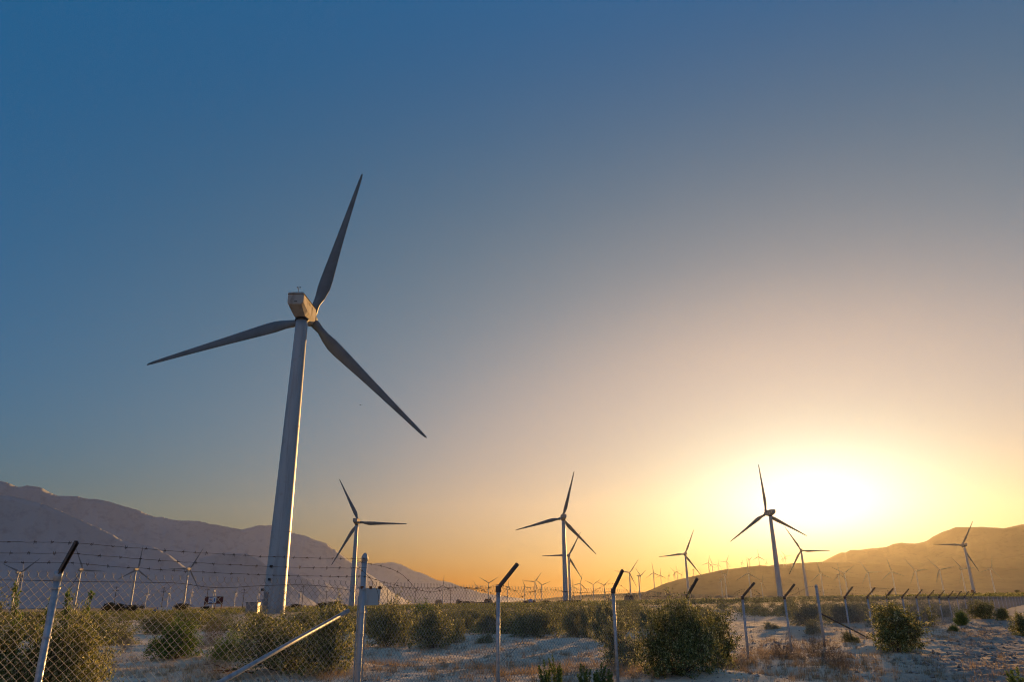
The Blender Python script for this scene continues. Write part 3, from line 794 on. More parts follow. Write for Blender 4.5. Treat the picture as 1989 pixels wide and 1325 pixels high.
# barbed wire strands
def wire_run(pts, rad=0.0022, barb=0.125, sag=0.0, wob=0.0, seed=0, step=0.06):
    """a strand through the given points, with barbs; Catmull-Rom between them"""
    rg = random.Random(seed)
    pts = [Vector(p) for p in pts]; P = [pts[0] * 2 - pts[1]] + pts + [pts[-1] * 2 - pts[-2]]
    out = []
    for i in range(1, len(P) - 2):
        n = max(2, int((P[i + 1] - P[i]).length / step))
        for j in range(n):
            t = j / n
            a, b, c, d = P[i - 1], P[i], P[i + 1], P[i + 2]
            q = 0.5 * ((2 * b) + (c - a) * t + (2 * a - 5 * b + 4 * c - d) * t * t + (3 * b - a - 3 * c + d) * t ** 3)
            q = q - Vector((0, 0, sag * 4 * t * (1 - t)))
            if wob: q = q + Vector((rg.uniform(-wob, wob), rg.uniform(-wob, wob), rg.uniform(-wob, wob)))
            out.append(q)
    out.append(pts[-1])
    m = MB().tube(out, rad, 4, False)
    if barb:
        acc = 0.0
        for i in range(1, len(out)):
            acc += (out[i] - out[i - 1]).length
            if acc >= barb:
                acc = rg.uniform(-0.015, 0.015); t = (out[i] - out[i - 1]).normalized(); u = t.orthogonal().normalized(); w = t.cross(u); p = out[i]
                m.tube([p - t * 0.010, p + t * 0.010], 0.0052, 4)
                for q in range(2):
                    an = rg.uniform(0, pi); v = (u * cos(an) + w * sin(an))
                    m.tube([p + t * (0.006 if q else -0.006) - v * 0.018, p + t * (0.006 if q else -0.006) + v * 0.018], 0.0017, 3, False)
    return m
def arm_pt(s, f): 
    x, y = fence_xy(s); f = f * (0.76 if s <= -3 else 1); return Vector((x, y, fence_top(s))) + FN * 0.33 * f + Vector((0, 0, 0.31 * f))
def strand(pts, name='barbed_wire', **kw):
    return link(name, wire_run([F_(p) for p in pts], **kw).mesh(name, M['barb']), FENCE)
tp = Vector((tx2, ty2, 0))
for i, (f, py) in enumerate(((1.0, 1085), (0.66, 1103.5), (0.36, 1120))):
    zend = on_fence(690, py).z
    strand([arm_pt(-4, f), arm_pt(-3, f), tp + FN * 0.05 + Vector((0, 0, zend))], sag=0.035, wob=0.003, seed=i)
def run_px(pts, off=0.0, **kw): return strand([on_fence(x, y, off) for x, y in pts], **kw)
# tension wire on the mesh, sagging
run_px([(-60, 1127), (60, 1128), (160, 1130.5), (290, 1132), (350, 1134), (400, 1141), (440, 1142.5), (500, 1139), (560, 1137), (610, 1138), (650, 1143), (682, 1147.5)], 0.0, name='tension_wire', barb=0, rad=0.003)
run_px([(682, 1143), (720, 1143), (790, 1143), (860, 1143), (890, 1141), (925, 1144), (968, 1140)], 0.0, name='tension_wire', barb=0.125, rad=0.0025, seed=5)
# slack strands right of the terminal post
run_px([(686, 1085), (695, 1090), (712, 1095), (740, 1100), (765, 1108), (785, 1120), (800, 1136), (809, 1147)], 0.1, seed=11)
run_px([(686, 1103), (693, 1104.5), (703, 1109), (713, 1118), (722, 1128), (731, 1144), (735, 1158), (735, 1180)], 0.1, seed=12)
run_px([(686, 1120), (700, 1119.5), (716, 1122.5), (730, 1127), (755, 1134), (780, 1140), (812, 1146), (835, 1151), (860, 1147), (885, 1143), (930, 1147), (968, 1156), (995, 1162)], 0.06, seed=13, barb=0.14)
run_px([(940, 1152), (950, 1143), (960, 1137), (972, 1137), (985, 1141), (1000, 1148), (1015, 1160)], 0.15, seed=14)
run_px([(900, 1141), (940, 1147), (952, 1163), (962, 1178)], 0.1, seed=15)
run_px([(972, 1142), (1000, 1148), (1040, 1150), (1080, 1149), (1120, 1152), (1160, 1151), (1194, 1149)], 0.0, name='tension_wire', barb=0, rad=0.003)
run_px([(1008, 1162), (1030, 1152), (1050, 1146), (1075, 1146), (1100, 1150), (1130, 1153)], 0.12, seed=16)
run_px([(1150, 1151), (1165, 1143), (1175, 1137), (1190, 1134), (1200, 1135), (1210, 1141), (1220, 1150), (1226, 1160)], 0.2, seed=17)
run_px([(1198, 1154), (1240, 1158), (1275, 1160), (1310, 1161), (1346, 1161)], 0.0, name='tension_wire', barb=0.125, rad=0.0025, seed=18)
run_px([(1424, 1158), (1430, 1151), (1442, 1146), (1455, 1145), (1470, 1150), (1480, 1160), (1478, 1164)], 0.3, seed=19)
run_px([(1427, 1160), (1436, 1152), (1450, 1151), (1462, 1154), (1476, 1160)], 0.15, seed=20)
run_px([(1500, 1163), (1520, 1158), (1545, 1145), (1550, 1142), (1553, 1155)], 0.2, seed=21)
run_px([(1530, 1158), (1545, 1154), (1560, 1146), (1575, 1140), (1585, 1142)], 0.1, seed=22)
for f, z in ((1.0, 1.70), (0.66, 1.6), (0.36, 1.5)):
    strand([Vector((x4, y4, z + 0.02))] + [arm_pt(k, f) for k in range(5, 16)], sag=0.02, barb=0.3, rad=0.0022, seed=int(f * 100), step=0.3)
strand([Vector((*fence_xy(k), fence_top(k) - 0.08)) for k in range(4, LAST + 1)], name='tension_wire', barb=0, rad=0.003, step=0.6)
strand([Vector((*fence_xy(k), fence_top(k) - 0.07)) for k in range(1, 5)], name='tension_wire', barb=0, rad=0.003, step=0.5, sag=0.03)
# stray wire trailing to the ground beside the fourth post
run_px([(1455, 1215), (1462, 1240), (1478, 1255), (1490, 1272), (1492, 1290), (1488, 1301)], 0.2, seed=30, barb=0)
run_px([(1466, 1195), (1464, 1225), (1460, 1255)], 0.1, seed=31, barb=0)
run_px([(975, 1285), (1000, 1262), (1012, 1250), (1020, 1235)], 0.05, seed=32, barb=0)

# blank plate hung on the mesh
pl = on_fence(719.5, 1141, 0.03)
SG = thing('sign_plate', 'blank pale metal plate with rust stains hung on the mesh', 'sign', tuple(pl))
SG.rotation_euler = (0.06, 0, atan2(FD.y, FD.x) - 0.12)
wpl = 0.150
link('plate', MB().loft([[Vector((x, y, z)) for x, z in ((-wpl, -0.01), (wpl, -0.01), (wpl - 0.005, -0.19), (wpl - 0.025, -0.205), (-wpl + 0.025, -0.205), (-wpl, -0.185))] for y in (-0.003, 0.003)]).mesh('plate', M['plate']), SG)
for x in (-0.12, 0.0, 0.13):
    link('rust_clip', MB().box((x, -0.006, -0.006), (0.035, 0.012, 0.03)).mesh('rust_clip', M['rust']), SG)

# ------------------------------------------------------------------ vegetation
def leaves(P, size, rg, flat=0.0, aspect=2.2):
    """small rhombic leaves at points P"""
    n = len(P)
    a = rg.normal(size=(n, 3)); a[:, 2] += flat; a /= np.linalg.norm(a, axis=1, keepdims=True)
    b = np.cross(a, rg.normal(size=(n, 3))); b /= np.linalg.norm(b, axis=1, keepdims=True)
    L = (size * rg.uniform(0.6, 1.35, n))[:, None]; W = L / aspect
    c = np.cross(a, b)
    v = np.stack([P - a * L * 0.1, P + a * L * 0.45 + b * W * 0.5 + c * W * 0.12, P + a * L, P + a * L * 0.45 - b * W * 0.5 + c * W * 0.12], 1).reshape(-1, 3)
    f = np.arange(4 * n).reshape(n, 4)
    return v, f
def grow(rg, n_stem, height, spread, levels=3, droop=0.15, low=0.15):
    """branch polylines (start, end, radius, level) of a many-stemmed shrub"""
    segs = []
    def branch(p, d, L, r, lev):
        q = p
        for k in range(3):
            d2 = d + rg.normal(size=3) * 0.16; d2[2] += 0.05 - droop * 0.3 * lev / levels; d2 /= np.linalg.norm(d2)
            q2 = q + d2 * L / 3; segs.append((q, q2, r * (1 - 0.25 * k), r * (1 - 0.25 * (k + 1)), lev)); q = q2; d = d2
            if lev < levels:
                for _ in range(2 if k else 1):
                    dd = d + rg.normal(size=3) * 0.55; dd[2] += 0.1; dd /= np.linalg.norm(dd)
                    branch(q, dd, L * rg.uniform(0.42, 0.62), r * 0.55, lev + 1)
    for i in range(n_stem):
        a = rg.uniform(0, 2 * pi); e = rg.uniform(low, 1.0) ** 0.8
        out = np.sqrt(max(0, 1 - e * e))
        d = np.array([cos(a) * out * spread, sin(a) * out * spread, e * height]); L = np.linalg.norm(d) * rg.uniform(0.62, 0.9)
        d /= np.linalg.norm(d)
        branch(np.array([cos(a), sin(a), 0]) * 0.05 * rg.uniform(0, 2), d, L * 0.72, 0.011 * height, 1)
    return segs
def stems_mesh(segs, name, m, n=3, minr=0.0012):
    A = np.array([s[0] for s in segs]); B = np.array([s[1] for s in segs]); ra = np.array([max(s[2], minr) for s in segs]); rb = np.array([max(s[3], minr) for s in segs])
    t = B - A; t /= np.linalg.norm(t, axis=1, keepdims=True) + 1e-9
    u = np.cross(t, np.array([0.31, 0.87, 0.38])); u /= np.linalg.norm(u, axis=1, keepdims=True) + 1e-9; w = np.cross(t, u)
    V_ = []
    for P, r in ((A, ra), (B, rb)):
        for k in range(n):
            a = 2 * pi * k / n; V_.append(P + (u * cos(a) + w * sin(a)) * r[:, None])
    V_ = np.stack(V_, 1); m_ = len(A); base = np.arange(m_)[:, None] * 2 * n
    F = np.concatenate([base + np.array([[k, (k + 1) % n, n + (k + 1) % n, n + k]]) for k in range(n)], 0)
    return np_mesh(name, V_.reshape(-1, 3), F, m, False)
def shrub_meshes(seed, n_stem, height, spread, n_leaf, size, leafmat, levels=3, clump=0.045, low=0.15, twig_bias=1, fill=0.5, nclump=110, csize=0.085):
    fill = min(fill, 0.42)
    rg = np.random.default_rng(seed)
    segs = grow(rg, n_stem, height, spread, levels, low=low)
    tw = [s for s in segs if s[4] >= levels - twig_bias]
    zmax = np.percentile([s[1][2] for s in segs], 99); k = height / zmax
    segs = [(s[0] * k, s[1] * k, s[2], s[3], s[4]) for s in segs]; tw = [(s[0] * k, s[1] * k) for s in tw]
    idx = rg.integers(0, len(tw), n_leaf); t = rg.uniform(0, 1, n_leaf)[:, None]
    A = np.array([s[0] for s in tw])[idx]; B = np.array([s[1] for s in tw])[idx]
    P = A + (B - A) * t + rg.normal(size=(n_leaf, 3)) * clump * np.array([1, 1, 0.8])
    nf = int(n_leaf * fill)
    th = rg.uniform(0, 2 * pi, nclump); rr = np.sqrt(rg.uniform(0.05, 1, nclump)); hz_ = rg.uniform(0.03, 1, nclump) ** 0.8
    lump = 0.78 + 0.32 * np.sin(th * 2 + rg.uniform(0, 6)) * rg.uniform(0.5, 1) + 0.14 * np.sin(th * 5 + rg.uniform(0, 6)) + 0.12 * rg.normal(size=nclump)
    cr_ = spread * rr * np.clip(lump, 0.45, 1.15)
    ctop = height * (0.93 - 0.62 * (cr_ / spread) ** 2.2) * rg.uniform(0.6, 1.12, nclump)
    Cc = np.stack([np.cos(th) * cr_, np.sin(th) * cr_, ctop * hz_], 1)
    ci = rg.integers(0, nclump, nf); cs_ = (csize * rg.uniform(0.45, 1.35, nclump))[ci][:, None]
    P[:nf] = Cc[ci] + rg.normal(size=(nf, 3)) * cs_ * np.array([1, 1, 0.75])
    P[:, 2] = np.abs(P[:, 2]) + 0.01
    v, f = leaves(P, size, rg, 0.25)
    return stems_mesh(segs, 'stems', M['bark']), np_mesh('foliage', v, f, M[leafmat], False)
PROTO = {}
def proto(key, name, seed, **kw):
    st, fo = shrub_meshes(seed, **kw); PROTO[key] = (name, st, fo, kw['height'], kw['spread'])
proto('creo_a', 'creosote_bush', 1, n_stem=20, height=1.0, spread=0.72, n_leaf=12000, size=0.046, leafmat='leaf_creosote', clump=0.04, nclump=170, csize=0.055)
proto('creo_b', 'creosote_bush', 2, n_stem=24, height=1.0, spread=0.95, n_leaf=14000, size=0.046, leafmat='leaf_creosote', clump=0.04, low=0.05, nclump=200, csize=0.055)
proto('creo_c', 'creosote_bush', 3, n_stem=16, height=1.0, spread=0.8, n_leaf=10000, size=0.048, leafmat='leaf_creosote', clump=0.04, nclump=140, csize=0.055)
proto('creo_big', 'creosote_bush', 8, n_stem=34, height=1.0, spread=1.0, n_leaf=34000, size=0.034, leafmat='leaf_creosote', clump=0.03, low=0.02, nclump=420, csize=0.036)
proto('green_a', 'green_shrub', 4, n_stem=26, height=1.0, spread=0.7, n_leaf=12000, size=0.05, leafmat='leaf_green', clump=0.045, nclump=170, csize=0.055)
proto('green_b', 'green_shrub', 5, n_stem=22, height=1.0, spread=1.3, n_leaf=11000, size=0.05, leafmat='leaf_green', clump=0.045, nclump=170, csize=0.06, low=0.05)
proto('far_a', 'scrub_bush', 6, n_stem=12, height=1.0, spread=1.0, n_leaf=1600, size=0.085, leafmat='leaf_far', levels=2, clump=0.09, low=0.05, twig_bias=1, nclump=40, csize=0.13)
proto('far_b', 'scrub_bush', 7, n_stem=12, height=1.0, spread=1.5, n_leaf=1600, size=0.085, leafmat='leaf_far', levels=2, clump=0.1, low=0.03, twig_bias=1, nclump=40, csize=0.14)
def dry_meshes(seed, n_stem, height, spread, m, levels=3):
    rg = np.random.default_rng(seed)
    segs = grow(rg, n_stem, height, spread, levels, low=0.02)
    zmax = np.percentile([s[1][2] for s in segs], 99); k = height / zmax
    thin = [(s[0] * k, s[1] * k, s[2] * 0.45, s[3] * 0.45, s[4]) for s in segs]
    main = [s for s in thin if s[4] < levels]; fine = [s for s in thin if s[4] >= levels]
    return stems_mesh(main, 'stems', M[m], 3, 0.002), stems_mesh(fine, 'twigs', M[m], 3, 0.0026)
for key, seed, ns, sp, m in (('dry_a', 61, 46, 0.95, 'dry'), ('dry_b', 62, 40, 0.8, 'grey_dry')):
    a, b = dry_meshes(seed, ns, 1.0, sp, m); PROTO[key] = ('dry_bush', a, b, 1.0, sp)
def sapling_meshes(seed, n=6):
    rg = np.random.default_rng(seed); segs = []; P = []
    for i in range(n):
        a = rg.uniform(0, 2 * pi); p = np.array([cos(a), sin(a), 0]) * rg.uniform(0.0, 0.06); d = np.array([cos(a) * 0.22, sin(a) * 0.22, 1.0]) + rg.normal(size=3) * 0.06
        L = rg.uniform(0.6, 1.0)
        for k in range(7):
            q = p + d / np.linalg.norm(d) * L / 7; segs.append((p, q, 0.010 * (1 - k / 8), 0.010 * (1 - (k + 1) / 8), 1))
            for j in range(13):                       # short side twigs carrying leaves, longest low down
                t = rg.uniform(0, 1); c = p + (q - p) * t; f = 1 - (k + t) / 7.0
                aa = rg.uniform(0, 2 * pi); tw = np.array([cos(aa), sin(aa), rg.uniform(0.4, 1.2)]); tw *= (0.03 + 0.20 * f) * rg.uniform(0.4, 1.1) / np.linalg.norm(tw)
                segs.append((c, c + tw, 0.003, 0.002, 2))
                for _ in range(9): P.append(c + tw * rg.uniform(0.3, 1.1) + rg.normal(size=3) * 0.008)
            p = q; d = d + rg.normal(size=3) * 0.06
    v, f = leaves(np.array(P), 0.036, rg, 0.9, 3.0)
    return stems_mesh(segs, 'stems', M['bark']), np_mesh('foliage', v, f, M['leaf_green'], False)
for key, sd, n in (('sap_a', 71, 8), ('sap_b', 72, 6), ('shoot', 73, 2)):
    a, b = sapling_meshes(sd, n); PROTO[key] = ('green_sapling', a, b, 1.0, 0.3)
MADE = {}
def shrub(key, label, cat, x, y, h, wscale=1.0, group=None, rz=None, rg=random.Random(99)):
    name, st, fo, hh, sp = PROTO[key]
    z = z_at(x, y) - 0.03
    rz = rg.uniform(0, 2 * pi) if rz is None else rz
    if key not in MADE:
        r = thing(name, label, cat, (x, y, z), rz, group); r.scale = (h * wscale, h * wscale, h)
        a = link('stems', st, r); b = link('twigs' if key.startswith('dry') else 'foliage', fo, r); MADE[key] = (r, [(a, []), (b, [])]); return r
    root, ch = MADE[key]
    r, _ = clone(root, ch, label, (x, y, z), rz, (h * wscale, h * wscale, h), group)
    r['category'] = cat
    if not group and 'group' in r: del r['group']
    return r
def shrub_px(key, label, x0, x1, ytop, ybase, cat='shrub', group=None):
    """stand a shrub where the photograph shows its foot, sized from its width and height there"""
    xc = (x0 + x1) / 2; gx, gy = ground_pt(xc, ybase); gz = z_at(gx, gy)
    for _ in range(4):
        d = ray(xc, ybase); t = (gz - EYE.z) / d.z; gx, gy = d.x * t, d.y * t; gz = 0.5 * gz + 0.5 * z_at(gx, gy)
    D = hypot(gx, gy)
    h = at_dist(xc, ytop, D).z - z_at(gx, gy); w = (at_dist(x1, ybase, D) - at_dist(x0, ybase, D)).length
    sp = PROTO[key][4]
    return shrub(key, label, cat, gx, gy, h, (w / 2) / (sp * h) * 1.1, group)

# near and middle shrubs, each its own
shrub('creo_big', 'big dark creosote bush filling the lower left corner behind the mesh', 'shrub', -6.35, 9.1, 1.36, 0.62)
shrub('creo_big', 'tall creosote bush behind the first fence post, its right side catching light', 'shrub', -5.45, 9.5, 1.22, 0.52, rz=2.0)
shrub('shoot', 'upright leafy shoot rising highest over the left bush beside the first post', 'shrub', -6.05, 9.7, 1.72, 0.6)
shrub('shoot', 'thin upright shoot just right of the first fence post', 'shrub', -5.55, 9.7, 1.60, 0.6, rz=2)
shrub('shoot', 'upright leafy shoot at the very left edge of the bush', 'shrub', -6.75, 9.6, 1.62, 0.7, rz=1)
shrub_px('green_a', 'bright green rounded shrub standing alone on sand left of centre', 290, 384, 1199, 1280)
shrub_px('dry_b', 'small grey-brown dry bush just right of the big left bush', 224, 262, 1231, 1264, 'dry bush')
shrub_px('dry_a', 'brownish dry bush between the bright green shrub and low green shrub', 386, 436, 1198, 1256, 'dry bush')
shrub_px('dry_b', 'low grey tumble of dry twigs beside the bright green shrub', 378, 412, 1238, 1262, 'dry bush')
shrub_px('green_b', 'low spreading green shrub left of the sloping brace rail', 398, 492, 1226, 1284)
shrub_px('creo_b', 'wide dark creosote bush behind the sloping brace rail', 456, 640, 1196, 1302)
shrub_px('creo_a', 'dark creosote bush pressed against the left side of the rusty terminal post', 585, 692, 1170, 1312)
shrub_px('creo_b', 'broad creosote bush right of the rusty terminal post under the plate', 690, 800, 1166, 1258)
shrub_px('creo_a', 'rounded yellow-green creosote bush in the fence gap left of centre', 800, 882, 1180, 1258)
shrub_px('creo_c', 'small dark creosote bush joined to the right of the rounded one', 866, 906, 1200, 1250)
shrub_px('green_a', 'dark green pointed shrub behind the row left of centre', 800, 850, 1168, 1222)
shrub_px('dry_b', 'pale grey dry bush left of the central fence post', 928, 1000, 1196, 1232, 'dry bush')
shrub_px('dry_b', 'pale grey dry bush right of the central fence post', 972, 1030, 1200, 1230, 'dry bush')
shrub_px('creo_c', 'tiny yellowish tuft of shrub on sand left of the central post', 928, 960, 1229, 1250)
shrub_px('creo_b', 'wide creosote bush right of the central fence post', 1000, 1095, 1178, 1238)
shrub_px('creo_b', 'dense creosote bush behind the mesh before the central turbine', 1090, 1165, 1165, 1244)
shrub_px('creo_a', 'creosote bush behind the mesh left of the post beside the great bush', 1140, 1215, 1170, 1247)
shrub_px('creo_c', 'dark creosote bush low at the foot of the great bush, behind the fence', 1165, 1262, 1195, 1294)
shrub('creo_big', 'great airy creosote bush in front of the fence right of centre', 'shrub', *ground_pt(1322, 1313), 1.28, 0.72, rz=1.1)
shrub('creo_a', 'right half of the great creosote clump leaning over the sand', 'shrub', *ground_pt(1392, 1292), 1.12, 0.7, rz=4)
shrub_px('creo_c', 'small dark tuft of shrub on open sand right of the fourth post', 1482, 1513, 1208, 1224)
shrub_px('creo_b', 'dark hazy shrub behind the fence under the glare, left of the terminal post', 1540, 1610, 1166, 1216)
shrub_px('creo_b', 'long dark hazy shrub behind the fence under the glare, right of the terminal post', 1600, 1690, 1166, 1210)
shrub_px('creo_c', 'small olive shrub left of the sunlit terminal post', 1562, 1602, 1202, 1232)
shrub_px('creo_c', 'little dark shrub at the foot of the sloping brace in the glare', 1635, 1668, 1226, 1248)
shrub_px('dry_a', 'large tan dry bush in front of the fence on the sand', 1548, 1638, 1234, 1290, 'dry bush')
shrub_px('dry_a', 'smaller tan dry bush sprawling right of the large one', 1610, 1662, 1258, 1302, 'dry bush')
shrub_px('dry_a', 'low tan dry bush between the fourth and fifth posts', 1490, 1552, 1240, 1282, 'dry bush')
shrub_px('creo_a', 'rounded golden-green bush standing alone at the right of the track', 1684, 1806, 1170, 1264)
shrub_px('green_a', 'small dark green shrub by the fence at the far right', 1853, 1884, 1184, 1216)
shrub_px('green_a', 'tiny dark shrub on the verge beside the far fence', 1842, 1863, 1213, 1227)
shrub_px('creo_b', 'dark dense bush on the low rise before the far fence', 1884, 1942, 1164, 1203)
shrub_px('creo_a', 'small bush beside the dark dense one on the rise', 1932, 1968, 1180, 1206)
shrub_px('creo_a', 'green bush cut by the right edge above the track', 1962, 2015, 1190, 1236)
shrub('sap_a', 'green spiky plant in the lower right corner', 'shrub', *ground_pt(1972, 1336), 0.50, 1.1)
for i, (x, y, h, w) in enumerate([(1060, 1352, 0.55, 0.8), (1086, 1352, 0.62, 0.7), (1138, 1352, 0.50, 0.9), (1160, 1352, 0.52, 0.9), (1184, 1352, 0.46, 1.0)]):
    shrub('sap_b' if i % 2 else 'sap_a', 'green sapling tip poking up at the bottom edge, ' + ORD[i] + ' from the left', 'sapling', *ground_pt(x, y), h, w, 'green saplings along the bottom edge')
RING0 = []
# the middle band of bushes behind the fence: rows thinning out over the plain
rb = random.Random(12)
nb = 0
for ring, (r0, r1, n) in enumerate(((31, 52, 84), (52, 90, 90), (90, 175, 120))):
    tries = 0; k = 0
    while k < n and tries < 4000:
        tries += 1
        az = radians(rb.uniform(-37, 35.5)); r = rb.uniform(r0, r1)
        x, y = sin(az) * r, cos(az) * r
        s_ = ((x - X0) * DX + (y - Y0) * DY) / SPAN ** 2
        side_ = (Vector((x - X0, y - Y0, 0))).dot(FN)
        if side_ > -1.0 and x > 3: continue                       # keep the track side of the fence clear
        if fbm(np.array([x / 16]), np.array([y / 16]), 77, 2)[0] < (-0.06 if ring else 0.0): continue
        if abs(x - T0.location.x) < 3.5 and abs(y - T0.location.y) < 6: continue
        h = rb.uniform(0.75, 1.2) * (0.92, 0.88, 0.72)[ring]
        key = rb.choice(['creo_b', 'creo_a', 'far_b'] if ring == 0 else ['far_a', 'far_b'])
        ob = shrub(key, ('olive creosote bush in the scrub band behind the fence', 'low olive scrub bush in the middle of the scrub band', 'distant low scrub bush near the far edge of the scrub band')[ring], 'shrub', x, y, h, rb.uniform(0.9, 1.5),
              ('creosote bushes behind the fence', 'scrub bushes in the middle band', 'scrub bushes at the far edge of the band')[ring]); k += 1
        if ring == 0: RING0.append((az, ob))
POST_PX = [-400, 117, 690, 968, 1194, 1346, 1442, 1527, 1585, 3000]
GAPS = ['before the first post'] + ['between the %s and %s posts' % (ORD[i], ORD[i + 1]) for i in range(7)] + ['beyond the sunlit terminal post']
cnt = {}
for az, ob in sorted(RING0, key=lambda t: t[0]):
    px = CX + FPX * tan_px(az)
    g = max(i for i in range(len(POST_PX) - 1) if px >= POST_PX[i]); cnt[g] = cnt.get(g, 0) + 1
    ob['label'] = 'olive bush in the scrub, ' + ORD[min(cnt[g], 27) - 1] + ' from the left ' + GAPS[g]
# far scrub: one mass of leaf clumps out to the turbines
def far_scrub():
    rg = np.random.default_rng(5); n = 2600
    az = np.radians(rg.uniform(-38, 37, n)); r = 170 * (900 / 170) ** rg.uniform(0, 1, n)
    Pc = np.stack([np.sin(az) * r, np.cos(az) * r], 1); z = near_z(Pc[:, 0], Pc[:, 1])
    P = []
    m = 40
    off = rg.normal(size=(n, m, 3)) * np.array([0.75, 0.75, 0.2]) * rg.uniform(0.7, 1.5, (n, 1, 1))
    P = np.stack([Pc[:, None, 0] + off[..., 0], Pc[:, None, 1] + off[..., 1], z[:, None] + np.abs(off[..., 2]) * 1.4 + 0.05], -1).reshape(-1, 3)
    v, f = leaves(P, 0.42, rg, 0.2, 1.6)
    tag(link('scrub', np_mesh('scrub', v, f, M['leaf_far'])), 'distant olive scrub covering the plain as far as the turbines', None, None, 'stuff')
far_scrub()
# dry grass and twigs on the sand
def grass():
    rg = np.random.default_rng(9)
    spots = []
    for x, y, sx, sy, n in [(1560, 1275, 70, 16, 150), (1640, 1245, 60, 14, 110), (1500, 1262, 50, 14, 90), (1220, 1300, 45, 14, 110), (1120, 1300, 60, 14, 110), (990, 1310, 60, 12, 110), (620, 1318, 60, 6, 50), (420, 1310, 40, 12, 90),
                            (300, 1300, 60, 14, 50), (820, 1300, 120, 14, 60), (1700, 1290, 60, 14, 40), (1850, 1235, 50, 10, 110), (1900, 1225, 60, 8, 70), (1600, 1312, 80, 10, 60), (1440, 1290, 30, 10, 60), (1840, 1215, 40, 6, 60), (1960, 1290, 30, 14, 40), (1700, 1235, 60, 8, 60), (350, 1290, 120, 18, 170), (760, 1285, 130, 14, 170), (1040, 1285, 130, 14, 180), (1560, 1290, 110, 14, 150), (900, 1255, 160, 10, 130), (1760, 1295, 90, 14, 90)]:
        for _ in range(n):
            px = x + rg.normal() * sx; py = min(max(y + rg.normal() * sy, 1195), 1345); spots.append(ground_pt(px, py))
    V_ = []; F_i = []
    spots = np.array(spots); z = near_z(spots[:, 0], spots[:, 1])
    for (x, y), zz in zip(spots, z):
        nb_ = rg.integers(12, 30); hh = rg.uniform(0.06, 0.2)
        a = rg.uniform(0, 2 * pi, nb_); lean = rg.uniform(0.15, 1.0, nb_); L = hh * rg.uniform(0.5, 1.2, nb_)
        bx = x + rg.normal(size=nb_) * 0.05; by = y + rg.normal(size=nb_) * 0.05
        for i in range(nb_):
            dx, dy = cos(a[i]) * lean[i] * L[i], sin(a[i]) * lean[i] * L[i]; w = 0.0032
            b = len(V_); V_ += [(bx[i] - sin(a[i]) * w, by[i] + cos(a[i]) * w, zz - 0.01), (bx[i] + sin(a[i]) * w, by[i] - cos(a[i]) * w, zz - 0.01), (bx[i] + dx, by[i] + dy, zz + L[i])]
            F_i.append((b, b + 1, b + 2))
    tag(link('dry_grass', np_mesh('dry_grass', V_, F_i, M['straw'])), 'tufts of straw-coloured dry grass scattered on the sand', None, None, 'stuff')
grass()
# clods, pebbles and litter
def clods():
    rg = np.random.default_rng(19); n = 16000
    az = np.radians(rg.uniform(-37, 37, n * 3)); r = 11.5 * (48 / 11.5) ** rg.uniform(0, 1, n * 3)
    x = np.sin(az) * r; y = np.cos(az) * r
    dens = 0.22 + 0.8 * np.exp(-((x - (y * 0.62 + 0.2)) / 2.8) ** 2) + 0.5 * (fbm(x / 2.2, y / 2.2, 91, 3) > 0.08)
    dens = dens * (0.15 + 2.2 * np.maximum(0, fbm(x / 0.9 + 2, y / 0.9, 95, 3) + 0.12))
    keep = rg.uniform(0, 1.0, n * 3) < dens; x = x[keep][:n]; y = y[keep][:n]; n = len(x)
    z = near_z(x, y); s = (0.009 + 0.042 * rg.uniform(0, 1, n) ** 5 + 0.006 * rg.uniform(0, 1, n)) * np.where(np.abs(x - (y * 0.62 + 0.2)) < 2.6, 1.25, 0.9)
    base = np.array([(1, 0, 0), (0.31, 0.95, 0), (-0.81, 0.59, 0), (-0.81, -0.59, 0), (0.31, -0.95, 0), (0.1, 0.05, 0.8), (0, 0, -0.6)], float)
    v = base[None] * s[:, None, None] * rg.uniform(0.55, 1.4, (n, 7, 3)); 
    a = rg.uniform(0, 2 * pi, n); c, s2_ = np.cos(a)[:, None], np.sin(a)[:, None]
    v = np.stack([v[..., 0] * c - v[..., 1] * s2_ + x[:, None], v[..., 0] * s2_ + v[..., 1] * c + y[:, None], v[..., 2] + (z + s * 0.15)[:, None]], -1)
    f = np.array([(0, 1, 5), (1, 2, 5), (2, 3, 5), (3, 4, 5), (4, 0, 5), (1, 0, 6), (2, 1, 6), (3, 2, 6), (4, 3, 6), (0, 4, 6)])
    F = (np.arange(n)[:, None, None] * 7 + f[None]).reshape(-1, 3)
    tag(link('gravel', np_mesh('gravel', v.reshape(-1, 3), F, M['clod'])), 'loose clods and pebbles strewn over the sand and track', None, None, 'stuff')
clods()
def rock_mesh(seed):
    rg = np.random.default_rng(seed); m = MB(); n = 10
    secs = []
    for k, (rr, z) in enumerate(((0.75, -0.25), (1.0, 0.05), (0.85, 0.32), (0.45, 0.5))):
        secs.append([Vector((cos(2 * pi * i / n) * rr * rg.uniform(0.8, 1.15), sin(2 * pi * i / n) * rr * 0.75 * rg.uniform(0.8, 1.15), z + rg.uniform(-0.06, 0.06))) for i in range(n)])
    return m.loft(secs).mesh('dirt_clod', M['clod'])
rks = [rock_mesh(s) for s in (1, 2, 3)]
CL = [(1920, 1263, 0.10), (1932, 1256, 0.07), (1838, 1285, 0.09), (1850, 1284, 0.08), (1865, 1287, 0.07), (1775, 1300, 0.07), (1800, 1308, 0.09), (1808, 1320, 0.10), (1824, 1317, 0.08), (1861, 1306, 0.09), (1890, 1297, 0.06), (1900, 1296, 0.06),
                               (1940, 1272, 0.08), (1950, 1270, 0.05), (1808, 1264, 0.05), (1870, 1252, 0.05), (1755, 1285, 0.06), (1880, 1282, 0.07), (1905, 1281, 0.07), (1845, 1300, 0.05)]
